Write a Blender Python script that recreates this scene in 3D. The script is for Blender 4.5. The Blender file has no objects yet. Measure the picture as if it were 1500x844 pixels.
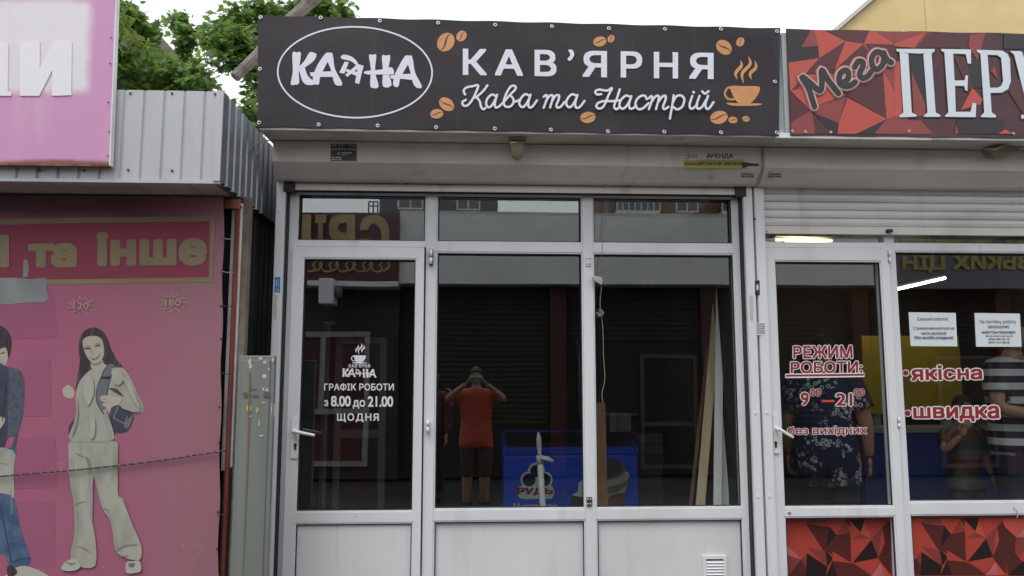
import bpy, bmesh, math, random
from mathutils import Vector, Matrix, noise
from mathutils.geometry import delaunay_2d_cdt
R = math.radians
SC = bpy.context.scene
COL = SC.collection
random.seed(7)

# ---------------------------------------------------------------- camera
FPX, YAW, PITCH = 1127.0, R(2.653), R(6.661)
CAM = Vector((0.0, -4.5, 1.62))
cd = bpy.data.cameras.new('camera'); cam = bpy.data.objects.new('camera', cd); COL.objects.link(cam)
cam.location = CAM; cam.rotation_euler = (math.pi/2 + PITCH, 0, -YAW)
cd.sensor_width = 36; cd.lens = 36*FPX/1500; cd.clip_start = 0.02; cd.clip_end = 2000
SC.camera = cam
# ---------------------------------------------------------------- sky, sun, exposure
SUN_EL, SUN_AZ = R(62), R(205)          # azimuth clockwise from +Y
W = bpy.data.worlds.new('World'); SC.world = W; W.use_nodes = True
nt = W.node_tree; nt.nodes.clear()
sky = nt.nodes.new('ShaderNodeTexSky'); sky.sky_type = 'NISHITA'; sky.sun_disc = False
sky.sun_elevation = SUN_EL; sky.sun_rotation = SUN_AZ; sky.air_density = 1.0; sky.dust_density = 6.0; sky.ozone_density = 1.0
hs = nt.nodes.new('ShaderNodeHueSaturation'); hs.inputs['Saturation'].default_value = 0.10; hs.inputs['Value'].default_value = 1.0
mixc = nt.nodes.new('ShaderNodeMixRGB'); mixc.inputs[0].default_value = 0.6
mixc.inputs[2].default_value = (10.5, 10.8, 11.2, 1)      # even cloud layer
bgn = nt.nodes.new('ShaderNodeBackground'); bgn.inputs[1].default_value = 0.12
wo = nt.nodes.new('ShaderNodeOutputWorld')
nt.links.new(sky.outputs[0], hs.inputs['Color']); nt.links.new(hs.outputs[0], mixc.inputs[1])
nt.links.new(mixc.outputs[0], bgn.inputs[0]); nt.links.new(bgn.outputs[0], wo.inputs[0])
sl = bpy.data.lights.new('sun', 'SUN'); sl.energy = 0.7; sl.angle = R(25); sl.color = (1, .97, .93)
so = bpy.data.objects.new('sun', sl); COL.objects.link(so)
so.rotation_euler = (math.pi/2 - SUN_EL, 0, math.pi - SUN_AZ)
so.location = (0, -20, 40)
vs = SC.view_settings; vs.view_transform = 'Standard'; vs.look = 'None'; vs.exposure = 0.45; vs.gamma = 1; vs.use_curve_mapping = False

# ---------------------------------------------------------------- placing helpers
_fw = Vector((math.sin(YAW)*math.cos(PITCH), math.cos(YAW)*math.cos(PITCH), math.sin(PITCH)))
_rt = Vector((math.cos(YAW), -math.sin(YAW), 0)); _up = _rt.cross(_fw)
def at(px, py, Y=0.0):
    """point of the photograph (1500 x 844) carried out to the upright plane at depth Y"""
    d = _fw + _rt*((px-750)/FPX) - _up*((py-422)/FPX)
    return CAM + d*((Y-CAM.y)/d.y)
GLASS = 0.016
def refl(px, py, D):
    """point seen mirrored in the shop glass, D metres in front of the glass: its true position in the street"""
    p = at(px, py, GLASS + D)
    return Vector((p.x, GLASS - D, p.z))
def lin(c):
    c = c/255.0
    return c/12.92 if c <= .04045 else ((c+.055)/1.055)**2.4
def rgb(r, g, b, k=1.0): return (min(lin(r)*k, .95), min(lin(g)*k, .95), min(lin(b)*k, .95), 1)

# ---------------------------------------------------------------- materials
MATS = {}
def mat(name, col, rough=.5, col2=None, scale=6.0, lo=.4, hi=.65, stretch=(1,1,1), bump=0, bscale=40, metal=0, spec=.5, detail=6, emit=0, dist=.0, grime=None):
    if name in MATS: return MATS[name]
    m = bpy.data.materials.new(name); m.use_nodes = True; n = m.node_tree; L = n.links
    b = n.nodes['Principled BSDF']; MATS[name] = m
    if len(col) == 3: col = (*col, 1)
    b.inputs['Base Color'].default_value = col; b.inputs['Roughness'].default_value = rough
    b.inputs['Metallic'].default_value = metal; b.inputs['Specular IOR Level'].default_value = spec
    if emit:
        b.inputs['Emission Color'].default_value = col; b.inputs['Emission Strength'].default_value = emit
    if col2 is not None or bump:
        tc = n.nodes.new('ShaderNodeTexCoord'); mp = n.nodes.new('ShaderNodeMapping'); mp.inputs['Scale'].default_value = stretch
        L.new(tc.outputs['Object'], mp.inputs[0])
    if col2 is not None:
        if len(col2) == 3: col2 = (*col2, 1)
        t = n.nodes.new('ShaderNodeTexNoise'); t.inputs['Scale'].default_value = scale; t.inputs['Detail'].default_value = detail
        t.inputs['Distortion'].default_value = dist
        r = n.nodes.new('ShaderNodeValToRGB'); r.color_ramp.elements[0].position = lo; r.color_ramp.elements[1].position = hi
        r.color_ramp.elements[0].color = col; r.color_ramp.elements[1].color = col2
        L.new(mp.outputs[0], t.inputs[0]); L.new(t.outputs[0], r.inputs[0]); L.new(r.outputs[0], b.inputs['Base Color'])
    if grime:                                  # scuffs, drips and specks: (colour, strength)
        gc, gs = grime; tc = n.nodes.new('ShaderNodeTexCoord'); cur = b.inputs['Base Color'].links[0].from_socket if b.inputs['Base Color'].links else None
        for sc_, st_, lo_, hi_, k_ in ((9, (1,1,.10), .60, .74, .75), (3.2, (1,1,.8), .60, .75, .6), (70, (1,1,1), .70, .76, 1.0), (26, (1,1,.05), .67, .74, .8)):
            mp_ = n.nodes.new('ShaderNodeMapping'); mp_.inputs['Scale'].default_value = st_; mp_.inputs['Location'].default_value = (sc_*.37, 1.7, sc_*.11); L.new(tc.outputs['Object'], mp_.inputs[0])
            tz = n.nodes.new('ShaderNodeTexNoise'); tz.inputs['Scale'].default_value = sc_; tz.inputs['Detail'].default_value = 6; L.new(mp_.outputs[0], tz.inputs[0])
            mr_ = n.nodes.new('ShaderNodeMapRange'); mr_.inputs['From Min'].default_value = lo_; mr_.inputs['From Max'].default_value = hi_; mr_.inputs['To Max'].default_value = gs*k_; L.new(tz.outputs[0], mr_.inputs[0])
            mm_ = n.nodes.new('ShaderNodeMixRGB'); L.new(mr_.outputs[0], mm_.inputs[0]); mm_.inputs[2].default_value = (*gc, 1)
            if cur is None: mm_.inputs[1].default_value = col
            else: L.new(cur, mm_.inputs[1])
            cur = mm_.outputs[0]
        L.new(cur, b.inputs['Base Color'])
    if bump:
        t2 = n.nodes.new('ShaderNodeTexNoise'); t2.inputs['Scale'].default_value = bscale; t2.inputs['Detail'].default_value = 5
        bm_ = n.nodes.new('ShaderNodeBump'); bm_.inputs['Strength'].default_value = bump; bm_.inputs['Distance'].default_value = .01
        L.new(mp.outputs[0], t2.inputs[0]); L.new(t2.outputs[0], bm_.inputs['Height']); L.new(bm_.outputs[0], b.inputs['Normal'])
    return m
def glass_mat(name, refl_=.135, tint=(.95,.97,.96,1), rough=.0):
    m = bpy.data.materials.new(name); m.use_nodes = True; n = m.node_tree; n.nodes.clear(); L = n.links
    o = n.nodes.new('ShaderNodeOutputMaterial'); mx = n.nodes.new('ShaderNodeMixShader')
    t = n.nodes.new('ShaderNodeBsdfTransparent'); t.inputs[0].default_value = tint
    g = n.nodes.new('ShaderNodeBsdfGlossy'); g.inputs['Roughness'].default_value = rough; g.inputs[0].default_value = (.93,.97,.98,1)
    lw = n.nodes.new('ShaderNodeLayerWeight'); lw.inputs[0].default_value = .5
    p = n.nodes.new('ShaderNodeMath'); p.operation = 'POWER'; p.inputs[1].default_value = 4
    a = n.nodes.new('ShaderNodeMath'); a.operation = 'MULTIPLY_ADD'; a.inputs[1].default_value = .6; a.inputs[2].default_value = refl_
    L.new(lw.outputs['Facing'], p.inputs[0]); L.new(p.outputs[0], a.inputs[0]); L.new(a.outputs[0], mx.inputs[0])
    L.new(t.outputs[0], mx.inputs[1]); L.new(g.outputs[0], mx.inputs[2]); L.new(mx.outputs[0], o.inputs[0])
    # slight waviness of float glass
    tc = n.nodes.new('ShaderNodeTexCoord'); tx = n.nodes.new('ShaderNodeTexNoise'); tx.inputs['Scale'].default_value = 2.2; tx.inputs['Detail'].default_value = 0
    bp = n.nodes.new('ShaderNodeBump'); bp.inputs['Strength'].default_value = .05; bp.inputs['Distance'].default_value = .012
    L.new(tc.outputs['Object'], tx.inputs[0]); L.new(tx.outputs[0], bp.inputs['Height']); L.new(bp.outputs[0], g.inputs['Normal'])
    MATS[name] = m; return m

# ---------------------------------------------------------------- mesh collector
class MB:
    def __init__(s): s.v = []; s.f = []; s.m = []; s.sm = []
    def poly(s, pts, mi=0, sm=False):
        i = len(s.v); s.v += [tuple(p) for p in pts]; s.f.append(list(range(i, i+len(pts)))); s.m.append(mi); s.sm.append(sm)
    def raw(s, vs, fs, mi=0, sm=False):
        i = len(s.v); s.v += [tuple(p) for p in vs]
        for f in fs: s.f.append([a+i for a in f]); s.m.append(mi); s.sm.append(sm)
    def box(s, x0, x1, y0, y1, z0, z1, mi=0, M=None):
        vs = [Vector(p) for p in ((x0,y0,z0),(x1,y0,z0),(x1,y1,z0),(x0,y1,z0),(x0,y0,z1),(x1,y0,z1),(x1,y1,z1),(x0,y1,z1))]
        if M is not None: vs = [M @ v for v in vs]
        s.raw(vs, [(3,2,1,0),(4,5,6,7),(0,1,5,4),(1,2,6,5),(2,3,7,6),(3,0,4,7)], mi)
    def prism(s, pts, off, mi=0, mside=None):
        """closed solid from a planar outline moved by the vector off"""
        off = Vector(off); n = len(pts); a = [Vector(p) for p in pts]; b = [p+off for p in a]
        i = len(s.v); s.v += [tuple(p) for p in a+b]
        s.f.append([i+k for k in range(n)]); s.f.append([i+n+k for k in reversed(range(n))]); s.m += [mi, mi]; s.sm += [False, False]
        for k in range(n):
            j = (k+1) % n; s.f.append([i+j, i+k, i+n+k, i+n+j]); s.m.append(mi if mside is None else mside); s.sm.append(False)
    def tube(s, path, r, n=8, mi=0, sm=True, cap=True):
        path = [Vector(p) for p in path]; rs = r if isinstance(r, (list, tuple)) else [r]*len(path)
        i0 = len(s.v); up = None
        for k, p in enumerate(path):
            t = (path[min(k+1, len(path)-1)] - path[max(k-1, 0)]).normalized()
            if up is None:
                up = t.orthogonal().normalized()
            up = (up - t*up.dot(t)); up = up.normalized() if up.length > 1e-6 else t.orthogonal().normalized()
            w = t.cross(up)
            for q in range(n):
                a = 2*math.pi*q/n; s.v.append(tuple(p + (up*math.cos(a) + w*math.sin(a))*rs[k]))
        for k in range(len(path)-1):
            for q in range(n):
                a, b = i0+k*n+q, i0+k*n+(q+1) % n
                s.f.append([a, b, b+n, a+n]); s.m.append(mi); s.sm.append(sm)
        if cap:
            s.f.append([i0+q for q in reversed(range(n))]); s.f.append([i0+(len(path)-1)*n+q for q in range(n)]); s.m += [mi, mi]; s.sm += [False, False]
    def ball(s, c, r, mi=0, n=12, k=8, M=None):
        c = Vector(c); rr = r if isinstance(r, (tuple, list)) else (r, r, r); vs = []; fs = []
        for a in range(k+1):
            th = math.pi*a/k
            for b in range(n):
                ph = 2*math.pi*b/n
                v = Vector((rr[0]*math.sin(th)*math.cos(ph), rr[1]*math.sin(th)*math.sin(ph), rr[2]*math.cos(th)))
                if M is not None: v = M @ v
                vs.append(c+v)
        for a in range(k):
            for b in range(n):
                fs.append((a*n+b, (a+1)*n+b, (a+1)*n+(b+1) % n, a*n+(b+1) % n))
        s.raw(vs, fs, mi, True)
    def build(s, name, mats, parent=None, bevel=0, **kw):
        me = bpy.data.meshes.new(name); me.from_pydata(s.v, [], s.f)
        if not isinstance(mats, (list, tuple)): mats = [mats]
        for m in mats: me.materials.append(m)
        me.polygons.foreach_set('material_index', s.m); me.polygons.foreach_set('use_smooth', s.sm); me.update()
        o = bpy.data.objects.new(name, me); COL.objects.link(o)
        if parent is not None:
            o.parent = parent
            o.matrix_parent_inverse = Matrix.Translation(parent.location).inverted() if parent.parent is None and parent.type == 'EMPTY' else Matrix.Identity(4)
        if bevel:
            b = o.modifiers.new('bevel', 'BEVEL'); b.width = bevel; b.segments = 2; b.limit_method = 'ANGLE'; b.angle_limit = R(40); b.harden_normals = False
        if kw: tag(o, **kw)
        return o
def tag(o, label=None, cat=None, group=None, kind=None):
    if label: o['label'] = label
    if cat: o['category'] = cat
    if group: o['group'] = group
    if kind: o['kind'] = kind
    return o
def thing(name, label, cat, loc=(0,0,0), group=None):
    o = bpy.data.objects.new(name, None); COL.objects.link(o); o.location = loc; o.empty_display_size = .1
    return tag(o, label, cat, group)

# ---------------------------------------------------------------- print, lettering, strokes
def smooth_path(pts, n=6, closed=False):
    P = [Vector((*p, 0)) if len(p) == 2 else Vector(p) for p in pts]; out = []
    m = len(P)
    for i in range(m-1 if not closed else m):
        p0 = P[i-1] if (i > 0 or closed) else P[i]*2-P[i+1]; p1 = P[i]; p2 = P[(i+1) % m]; p3 = P[(i+2) % m] if (i+2 < m or closed) else p2*2-p1
        for k in range(n):
            t = k/n
            out.append(.5*((2*p1)+(p2-p0)*t+(2*p0-5*p1+4*p2-p3)*t*t+(3*p1-p0-3*p2+p3)*t**3))
    if not closed: out.append(P[-1])
    return [(p.x, p.y, p.z) for p in out]
class Print:
    """flat print on a surface: outlines given in photo pixels, carried to the surface by fn(px, py, lift)"""
    def __init__(s, mb, fn, step=.00006): s.mb = mb; s.fn = fn; s.k = 0; s.step = step
    def lift(s): s.k += 1; return s.k*s.step
    def poly(s, pts, mi=0):
        d = s.lift(); s.mb.poly([s.fn(x, y, d) for x, y in pts], mi)
    def blob(s, pts, mi=0, n=5):
        s.poly([(p[0], p[1]) for p in smooth_path(pts, n, True)], mi)
    def ellipse(s, cx, cy, a, b, rot=0, mi=0, n=28):
        c, q = math.cos(rot), math.sin(rot)
        s.poly([(cx+a*math.cos(t)*c-b*math.sin(t)*q, cy+a*math.cos(t)*q+b*math.sin(t)*c) for t in [2*math.pi*i/n for i in range(n)]], mi)
    def ribbon(s, pts, w, mi=0, n=6, cap=True, closed=False, straight=False):
        """pen stroke of width w (number, or one per given point)"""
        ws = w if isinstance(w, (list, tuple)) else [w]*len(pts)
        p3 = [(p[0], p[1], ws[i]) for i, p in enumerate(pts)]
        P = p3 if straight else smooth_path(p3, n, closed)
        if closed: P = P+[P[0]]
        d0 = s.lift(); L = []; Rr = []
        for i, (x, y, wd) in enumerate(P):
            if closed and i in (0, len(P)-1): a, b = P[1], P[-2]
            else: a, b = P[min(i+1, len(P)-1)], P[max(i-1, 0)]
            tx, ty = a[0]-b[0], a[1]-b[1]; l = math.hypot(tx, ty) or 1
            nx, ny = -ty/l*wd/2, tx/l*wd/2
            z = d0 + (0 if closed else .00025*i/len(P))
            L.append(s.fn(x+nx, y+ny, z)); Rr.append(s.fn(x-nx, y-ny, z))
        vs = L+Rr; m = len(L)
        s.mb.raw(vs, [(i, i+1, m+i+1, m+i) for i in range(m-1)], mi)
        if cap and not closed:
            for e, k in ((0, 1), (-1, 2)):
                x, y, wd = P[e]
                s.mb.poly([s.fn(x+wd/2*math.cos(t), y+wd/2*math.sin(t), d0+.00028+.00006*k) for t in [2*math.pi*i/12 for i in range(12)]], mi)
        s.k += 8 if not closed else 1
    def text(s, body, quad, mi=0, bold=0., spacing=1., shear=0., mirror=False, grow=None):
        """lettering fitted to quad = (x0,y0,x1,y1) or four corners TL TR BR BL"""
        vs, fs = glyphs(body, spacing, shear)
        g0 = max(0, bold if grow is None else grow); bold = max(0, bold)     # an outline (bold > grow) swells beyond the box
        x0, x1 = min(p[0] for p in vs)-g0, max(p[0] for p in vs)+g0; y0, y1 = min(p[1] for p in vs)-g0, max(p[1] for p in vs)+g0
        if len(quad) == 4 and not isinstance(quad[0], (tuple, list)):
            a, b, c, e = quad; quad = ((a,b),(c,b),(c,e),(a,e))
        TL, TR, BR, BL = quad; n = 1 if not bold else (12 if bold > .05 else 8)
        for c in range(n):
          d = s.lift(); out = []
          for x, y in vs:
            if bold:
                kx, ky = math.cos(2*math.pi*c/n), math.sin(2*math.pi*c/n); kk = 1/max(abs(kx), abs(ky)) if grow is None else 1; x += bold*kx*kk; y += bold*ky*kk
            u = (x-x0)/(x1-x0); v = 1-(y-y0)/(y1-y0)
            X = (TL[0]*(1-u)+TR[0]*u)*(1-v)+(BL[0]*(1-u)+BR[0]*u)*v
            Y = (TL[1]*(1-u)+TR[1]*u)*(1-v)+(BL[1]*(1-u)+BR[1]*u)*v
            out.append(s.fn(X, Y, d))
          s.mb.raw(out, fs, mi)
_GL = {}
def glyphs(body, spacing, shear):
    key = (body, spacing, shear)
    if key not in _GL:
        f = bpy.data.curves.new('lettering', 'FONT'); f.body = body; f.space_character = spacing; f.shear = shear
        o = bpy.data.objects.new('lettering', f); COL.objects.link(o)
        dg = bpy.context.evaluated_depsgraph_get(); cu = o.evaluated_get(dg).to_curve(dg); loops = []
        for sp in cu.splines:
            bp = sp.bezier_points; L = []
            for i in range(len(bp)):
                a, b = bp[i], bp[(i+1) % len(bp)]; p0, p1, p2, p3 = a.co, a.handle_right, b.handle_left, b.co
                st = abs((p1-p0).cross(p3-p0).z)+abs((p2-p0).cross(p3-p0).z) < 1e-5; n = 1 if st else 5
                for k in range(n):
                    t = k/n; q = p0*(1-t)**3+p1*3*t*(1-t)**2+p2*3*t*t*(1-t)+p3*t**3; L.append((q.x, q.y))
            loops.append(L)
        o.to_curve_clear(); bpy.data.objects.remove(o); bpy.data.curves.remove(f)
        pts = []; ed = []
        for L in loops:
            b = len(pts); pts += [Vector(p) for p in L]; ed += [(b+k, b+(k+1) % len(L)) for k in range(len(L))]
        co, _, tr, *_ = delaunay_2d_cdt(pts, ed, [], 0, 1e-6)
        def wind(x, y):                                    # fill by winding, so that overlapping outlines join
            w = 0
            for L in loops:
                for k in range(len(L)):
                    x0, y0 = L[k]; x1, y1 = L[(k+1) % len(L)]
                    if (y0 <= y) != (y1 <= y):
                        if x0+(y-y0)/(y1-y0)*(x1-x0) > x: w += 1 if y1 > y0 else -1
            return w
        keep = [t for t in tr if wind(sum(co[i].x for i in t)/3, sum(co[i].y for i in t)/3) != 0]
        used = sorted({i for t in keep for i in t}); ix = {u: k for k, u in enumerate(used)}
        _GL[key] = ([(co[u].x, co[u].y) for u in used], [tuple(ix[i] for i in t) for t in keep])
    return _GL[key]
def on_plane(Y):
    return lambda x, y, d: at(x, y, Y) + Vector((0, -d, 0))
def tri(c, s, ox, oy):
    return [(ox+x/s, oy+y/s) for x, y in c]
# ================================================================ materials
PVC = mat('white_pvc', (.735,.75,.775), .32, (.65,.66,.67), 3.0, .42, .8, (1,1,.25), spec=.45, detail=8, grime=((.42,.39,.34), .40))
PVC2 = mat('white_pvc_sheet', (.72,.735,.75), .42, (.64,.65,.655), 2.2, .4, .75, (1,1,.3), bump=.05, bscale=9, grime=((.50,.48,.43), .35))
BOXM = mat('dirty_white_metal', (.74,.69,.64), .4, (.55,.51,.46), 2.6, .42, .75, (.35,1,2.2), bump=.08, bscale=5, detail=9, grime=((.30,.26,.21), .55))
SLAT = mat('shutter_slat_metal', (.70,.69,.67), .38, (.52,.51,.49), 5, .45, .8, (.3,1,2), bump=.06, bscale=8, grime=((.34,.32,.28), .5))
SOFF = mat('soffit_sheet', (.66,.62,.56), .5, (.42,.39,.33), 4, .4, .75, (.4,1.5,1), detail=9, grime=((.25,.22,.16), .5))
EDGE = mat('white_trim', (.72,.73,.74), .4, (.55,.55,.54), 8, .45, .8)
GASK_GAP = mat('black_rubber_and_gaps', (.02,.02,.022), .6)
STEEL = mat('worn_steel', (.42,.41,.39), .35, (.22,.17,.12), 30, .5, .8, metal=.8)
BRASS = mat('old_brass', (.22,.15,.08), .4, (.09,.06,.04), 40, .4, .7, metal=.7)
BLKP = mat('black_plastic', (.018,.018,.02), .4)
WPL = mat('white_plastic', (.76,.77,.78), .3)
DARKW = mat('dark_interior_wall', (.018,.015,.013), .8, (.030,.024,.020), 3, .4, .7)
INFL = mat('interior_floor_tile', (.42,.40,.37), .5, (.34,.32,.29), 5, .4, .7)
GL = glass_mat('window_glass')
BLUEM = mat('blue_grey_metal', (.40,.45,.46), .45, (.28,.29,.27), 5, .4, .75, (1,1,.25))

def ring(mb, x0, x1, z0, z1, w, y0, y1, mi=0):
    l, r, b, t = w if isinstance(w, tuple) else (w,)*4
    mb.box(x0, x0+l, y0, y1, z0, z1, mi); mb.box(x1-r, x1, y0, y1, z0, z1, mi)
    if t: mb.box(x0+l, x1-r, y0, y1, z1-t, z1, mi)
    if b: mb.box(x0+l, x1-r, y0, y1, z0, z0+b, mi)
def bead(mb, x0, x1, z0, z1, yf):
    """glazing bead and dark gasket round an opening whose clear size is x0..x1, z0..z1"""
    ring(mb, x0-.012, x1+.012, z0-.012, z1+.012, .0085, yf, yf+.02, 0)
    ring(mb, x0-.0035, x1+.0035, z0-.0035, z1+.0035, .0055, yf+.004, yf+.018, 1)
def pane(parent, x0, x1, z0, z1, yg=GLASS, name='pane'):
    m = MB(); m.box(x0-.01, x1+.01, yg, yg+.005, z0-.01, z1+.01); return m.build(name, GL, parent)

# ================================================================ ground
g = MB(); g.poly([(-60,-60,0),(60,-60,0),(60,60,0),(-60,60,0)])
g.build('ground', mat('wet_paving', (.07,.068,.066), .45, (.04,.039,.038), 1.3, .35, .7, bump=.25, bscale=30, detail=10), kind='structure')
g = MB()
for i in range(-26, 46):
    for j in range(0, 18):
        x = i*.2; y = -4.0 + j*.2
        g.box(x+.003, x+.197, y+.003, y+.197, .002, .03+.004*random.random())
g.build('pavement', mat('paving_block', (.085,.08,.078), .6, (.05,.047,.045), 4, .3, .7, bump=.3, bscale=60), kind='structure')

# ================================================================ coffee kiosk
KX0, KX1, KD, FLR = -1.165, 1.64, 2.5, .25
K = thing('coffee_kiosk', 'white plastic-framed coffee kiosk with a glazed front under the dark banner', 'kiosk', (.24, 0, 0))
m = MB()
m.box(KX0, KX0+.06, .06, KD, .2, 3.3); m.box(KX1-.06, KX1-.002, .06, KD, .2, 3.3); m.box(KX0+.06, KX1-.06, KD-.06, KD, .2, 3.3)
m.build('wall', mat('sandwich_panel', (.5,.5,.5), .5, (.38,.37,.36), 3, .4, .7), K)
m = MB()
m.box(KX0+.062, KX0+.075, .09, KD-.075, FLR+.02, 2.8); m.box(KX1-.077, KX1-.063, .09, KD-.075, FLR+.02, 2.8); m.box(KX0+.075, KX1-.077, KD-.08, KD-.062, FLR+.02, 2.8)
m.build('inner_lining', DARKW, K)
m = MB(); m.box(KX0+.062, KX1-.063, .09, KD-.062, 2.802, 2.83); m.build('ceiling', mat('white_ceiling_panel', (.70,.70,.68), .6, (.6,.6,.58), 3, .4, .7), K)
m = MB(); m.box(KX0+.062, KX1-.063, .06, KD-.062, FLR-.03, FLR+.018); m.build('floor', INFL, K)
m = MB(); m.box(KX0-.01, KX1-.002, -.02, KD+.06, 3.302, 3.36); m.build('roof', SOFF, K)
m = MB(); m.box(KX0, KX1-.002, -.05, KD, 0.001, .2); m.build('plinth', mat('rough_concrete', (.25,.24,.23), .9, (.16,.155,.15), 5, .4, .7, bump=.5, bscale=30), K)
# fascia behind the banner, soffit, drip edge
m = MB(); m.box(KX0-.01, KX1+.012, -.405, .0, 2.977, 3.565); m.build('fascia', BLUEM, K)
m = MB(); m.box(KX0-.01, KX1+.012, -.40, .055, 2.957, 2.975)
m.box(KX0-.01, .52, -.398, -.23, 2.953, 2.956); m.build('soffit', SOFF, K)
m = MB(); m.box(KX0-.012, KX1+.012, -.418, -.403, 2.950, 2.976); m.build('drip_edge', EDGE, K, .002)
# shutter box: a folded sheet profile with closed ends
prof = [(-.01,2.955),(-.215,2.955),(-.22,2.95),(-.22,2.834),(-.217,2.829),(-.135,2.758),(-.12,2.75),(-.01,2.75)]
m = MB(); m.prism([(KX0+.012, y, z) for y, z in prof], (KX1-KX0-.004, 0, 0)); m.build('shutter_box', BOXM, K, .0015)
m = MB(); m.prism([(KX1+.008, y-.001, z-.001) for y, z in [(-.03,2.954),(-.222,2.954),(-.225,2.95),(-.225,2.835),(-.138,2.75),(-.03,2.742)]], (.012, 0, 0)); m.build('box_end_cap', mat('grey_joint', (.30,.29,.28), .5), K)
# rolled-up shutter's bottom bar with dark end blocks
m = MB(); m.box(-1.10, 1.578, -.075, -.045, 2.702, 2.745); m.box(-1.10, 1.578, -.08, -.04, 2.698, 2.703, 1)
m.box(-1.12, -1.055, -.09, -.04, 2.690, 2.752, 2); m.box(1.535, 1.60, -.09, -.04, 2.690, 2.752, 2)
for px in (594,): 
    p = at(px, 268, -.08); m.tube([p, p+Vector((0,.02,0))], .010, 10, 2)
m.build('shutter_bar', [BOXM, GASK_GAP, mat('brown_black_plastic', (.03,.022,.018), .6)], K, .002)
# guide rails
def rail(x0, x1, parent, zt=2.75):
    m = MB(); m.box(x0, x1, -.085, -.002, FLR, zt)
    m.box(x0+.006, x1-.006, -.088, -.085, FLR+.01, zt-.06)
    for z in (2.58, 1.42, .95): 
        m.tube([(x0+.022, -.0882, z), (x0+.022, -.0915, z)], .010, 10, 1)
    return m.build('guide_rail', [PVC, WPL], parent, .003)
rail(-1.160, -1.108, K); rail(1.583, 1.636, K)
for x in (-1.107, 1.573): m = MB(); m.box(x, x+.009, -.06, 0, FLR, 2.74); m.build('rail_gasket', GASK_GAP, K)

# glazed front: fixed frame with five lights and two sheets
YF = -.022
wn = MB()
wn.box(-1.097, -1.052, YF, .05, FLR, 2.745); wn.box(1.538, 1.572, YF, .05, FLR, 2.745)
for x0, x1 in ((-.298, -.238), (.627, .687)): wn.box(x0, x1, YF-.002, .05, FLR, 2.698)
wn.box(-1.052, 1.538, YF, .05, 2.698, 2.745)
wn.box(-1.052, -.298, YF, .05, 2.382, 2.412)
for a, b in ((-.238, .627), (.687, 1.538)):
    wn.box(a, b, YF, .05, 2.357, 2.412); wn.box(a, b, YF, .05, .818, .878); wn.box(a, b, YF, .05, FLR, .33)
OPEN = [(-1.04,-.31,2.424,2.686),(-.226,.615,2.424,2.686),(.699,1.526,2.424,2.686),(-.226,.615,.89,2.345),(.699,1.526,.89,2.345)]
for x0, x1, z0, z1 in OPEN: bead(wn, x0, x1, z0, z1, YF+.004)
for x0, x1 in ((-.226,.615),(.699,1.526)): bead(wn, x0, x1, .342, .806, YF+.004)
win = wn.build('window', [PVC, GASK_GAP], K, .003)
for q in OPEN: pane(win, *q)
for x0, x1 in ((-.226,.615),(.699,1.526)):
    m = MB(); m.box(x0-.006, x1+.006, .004, .03, .335, .812); m.build('lower_panel', PVC2, win)
# hinge plates on the mullions
m = MB()
a, b = at(858,376,YF), at(866,390,YF); m.box(a.x, b.x, -.031, YF-.0025, b.z, a.z, 0)
for px, py in ((860,379),(864,379),(860,387),(864,387)): p = at(px, py, -.031); m.tube([p, p+Vector((0,-.003,0))], .004, 8, 1)
m.build('catch_plate', [PVC, GASK_GAP], win, .001)
m = MB(); a, b = at(859,728,YF), at(867,741,YF); m.box(a.x, b.x, -.034, YF-.0025, b.z, a.z, 0)
for px, py in ((861,731),(865,731),(861,738),(865,738)): p = at(px, py, -.034); m.tube([p, p+Vector((0,-.003,0))], .004, 8, 1)
m.build('hinge', [BRASS, WPL], win, .001)
# ventilation grille in the right-hand sheet
a, b = at(1029,814,.0), at(1065,866,.0)
m = MB(); ring(m, a.x, b.x, b.z, a.z, .018, -.010, .003); m.box(a.x+.018, b.x-.018, .0005, .003, b.z+.018, a.z-.018, 1)  # black backing plate puts dark shade between the louvers
n = 9; h = (a.z-b.z-.05)/n
for i in range(n):
    z = b.z+.026+i*h
    m.prism([(a.x+.018,-.009,z),(a.x+.018,-.0005,z+h*.72),(a.x+.018,.0,z+h*.66),(a.x+.018,-.0075,z-h*.06)], (b.x-a.x-.036,0,0))
for x in (a.x+.011, b.x-.011): m.tube([(x,-.0082,a.z-.011),(x,-.0095,a.z-.011)], .004, 8, 1)
m.build('vent_grille', [WPL, GASK_GAP], win)

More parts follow.
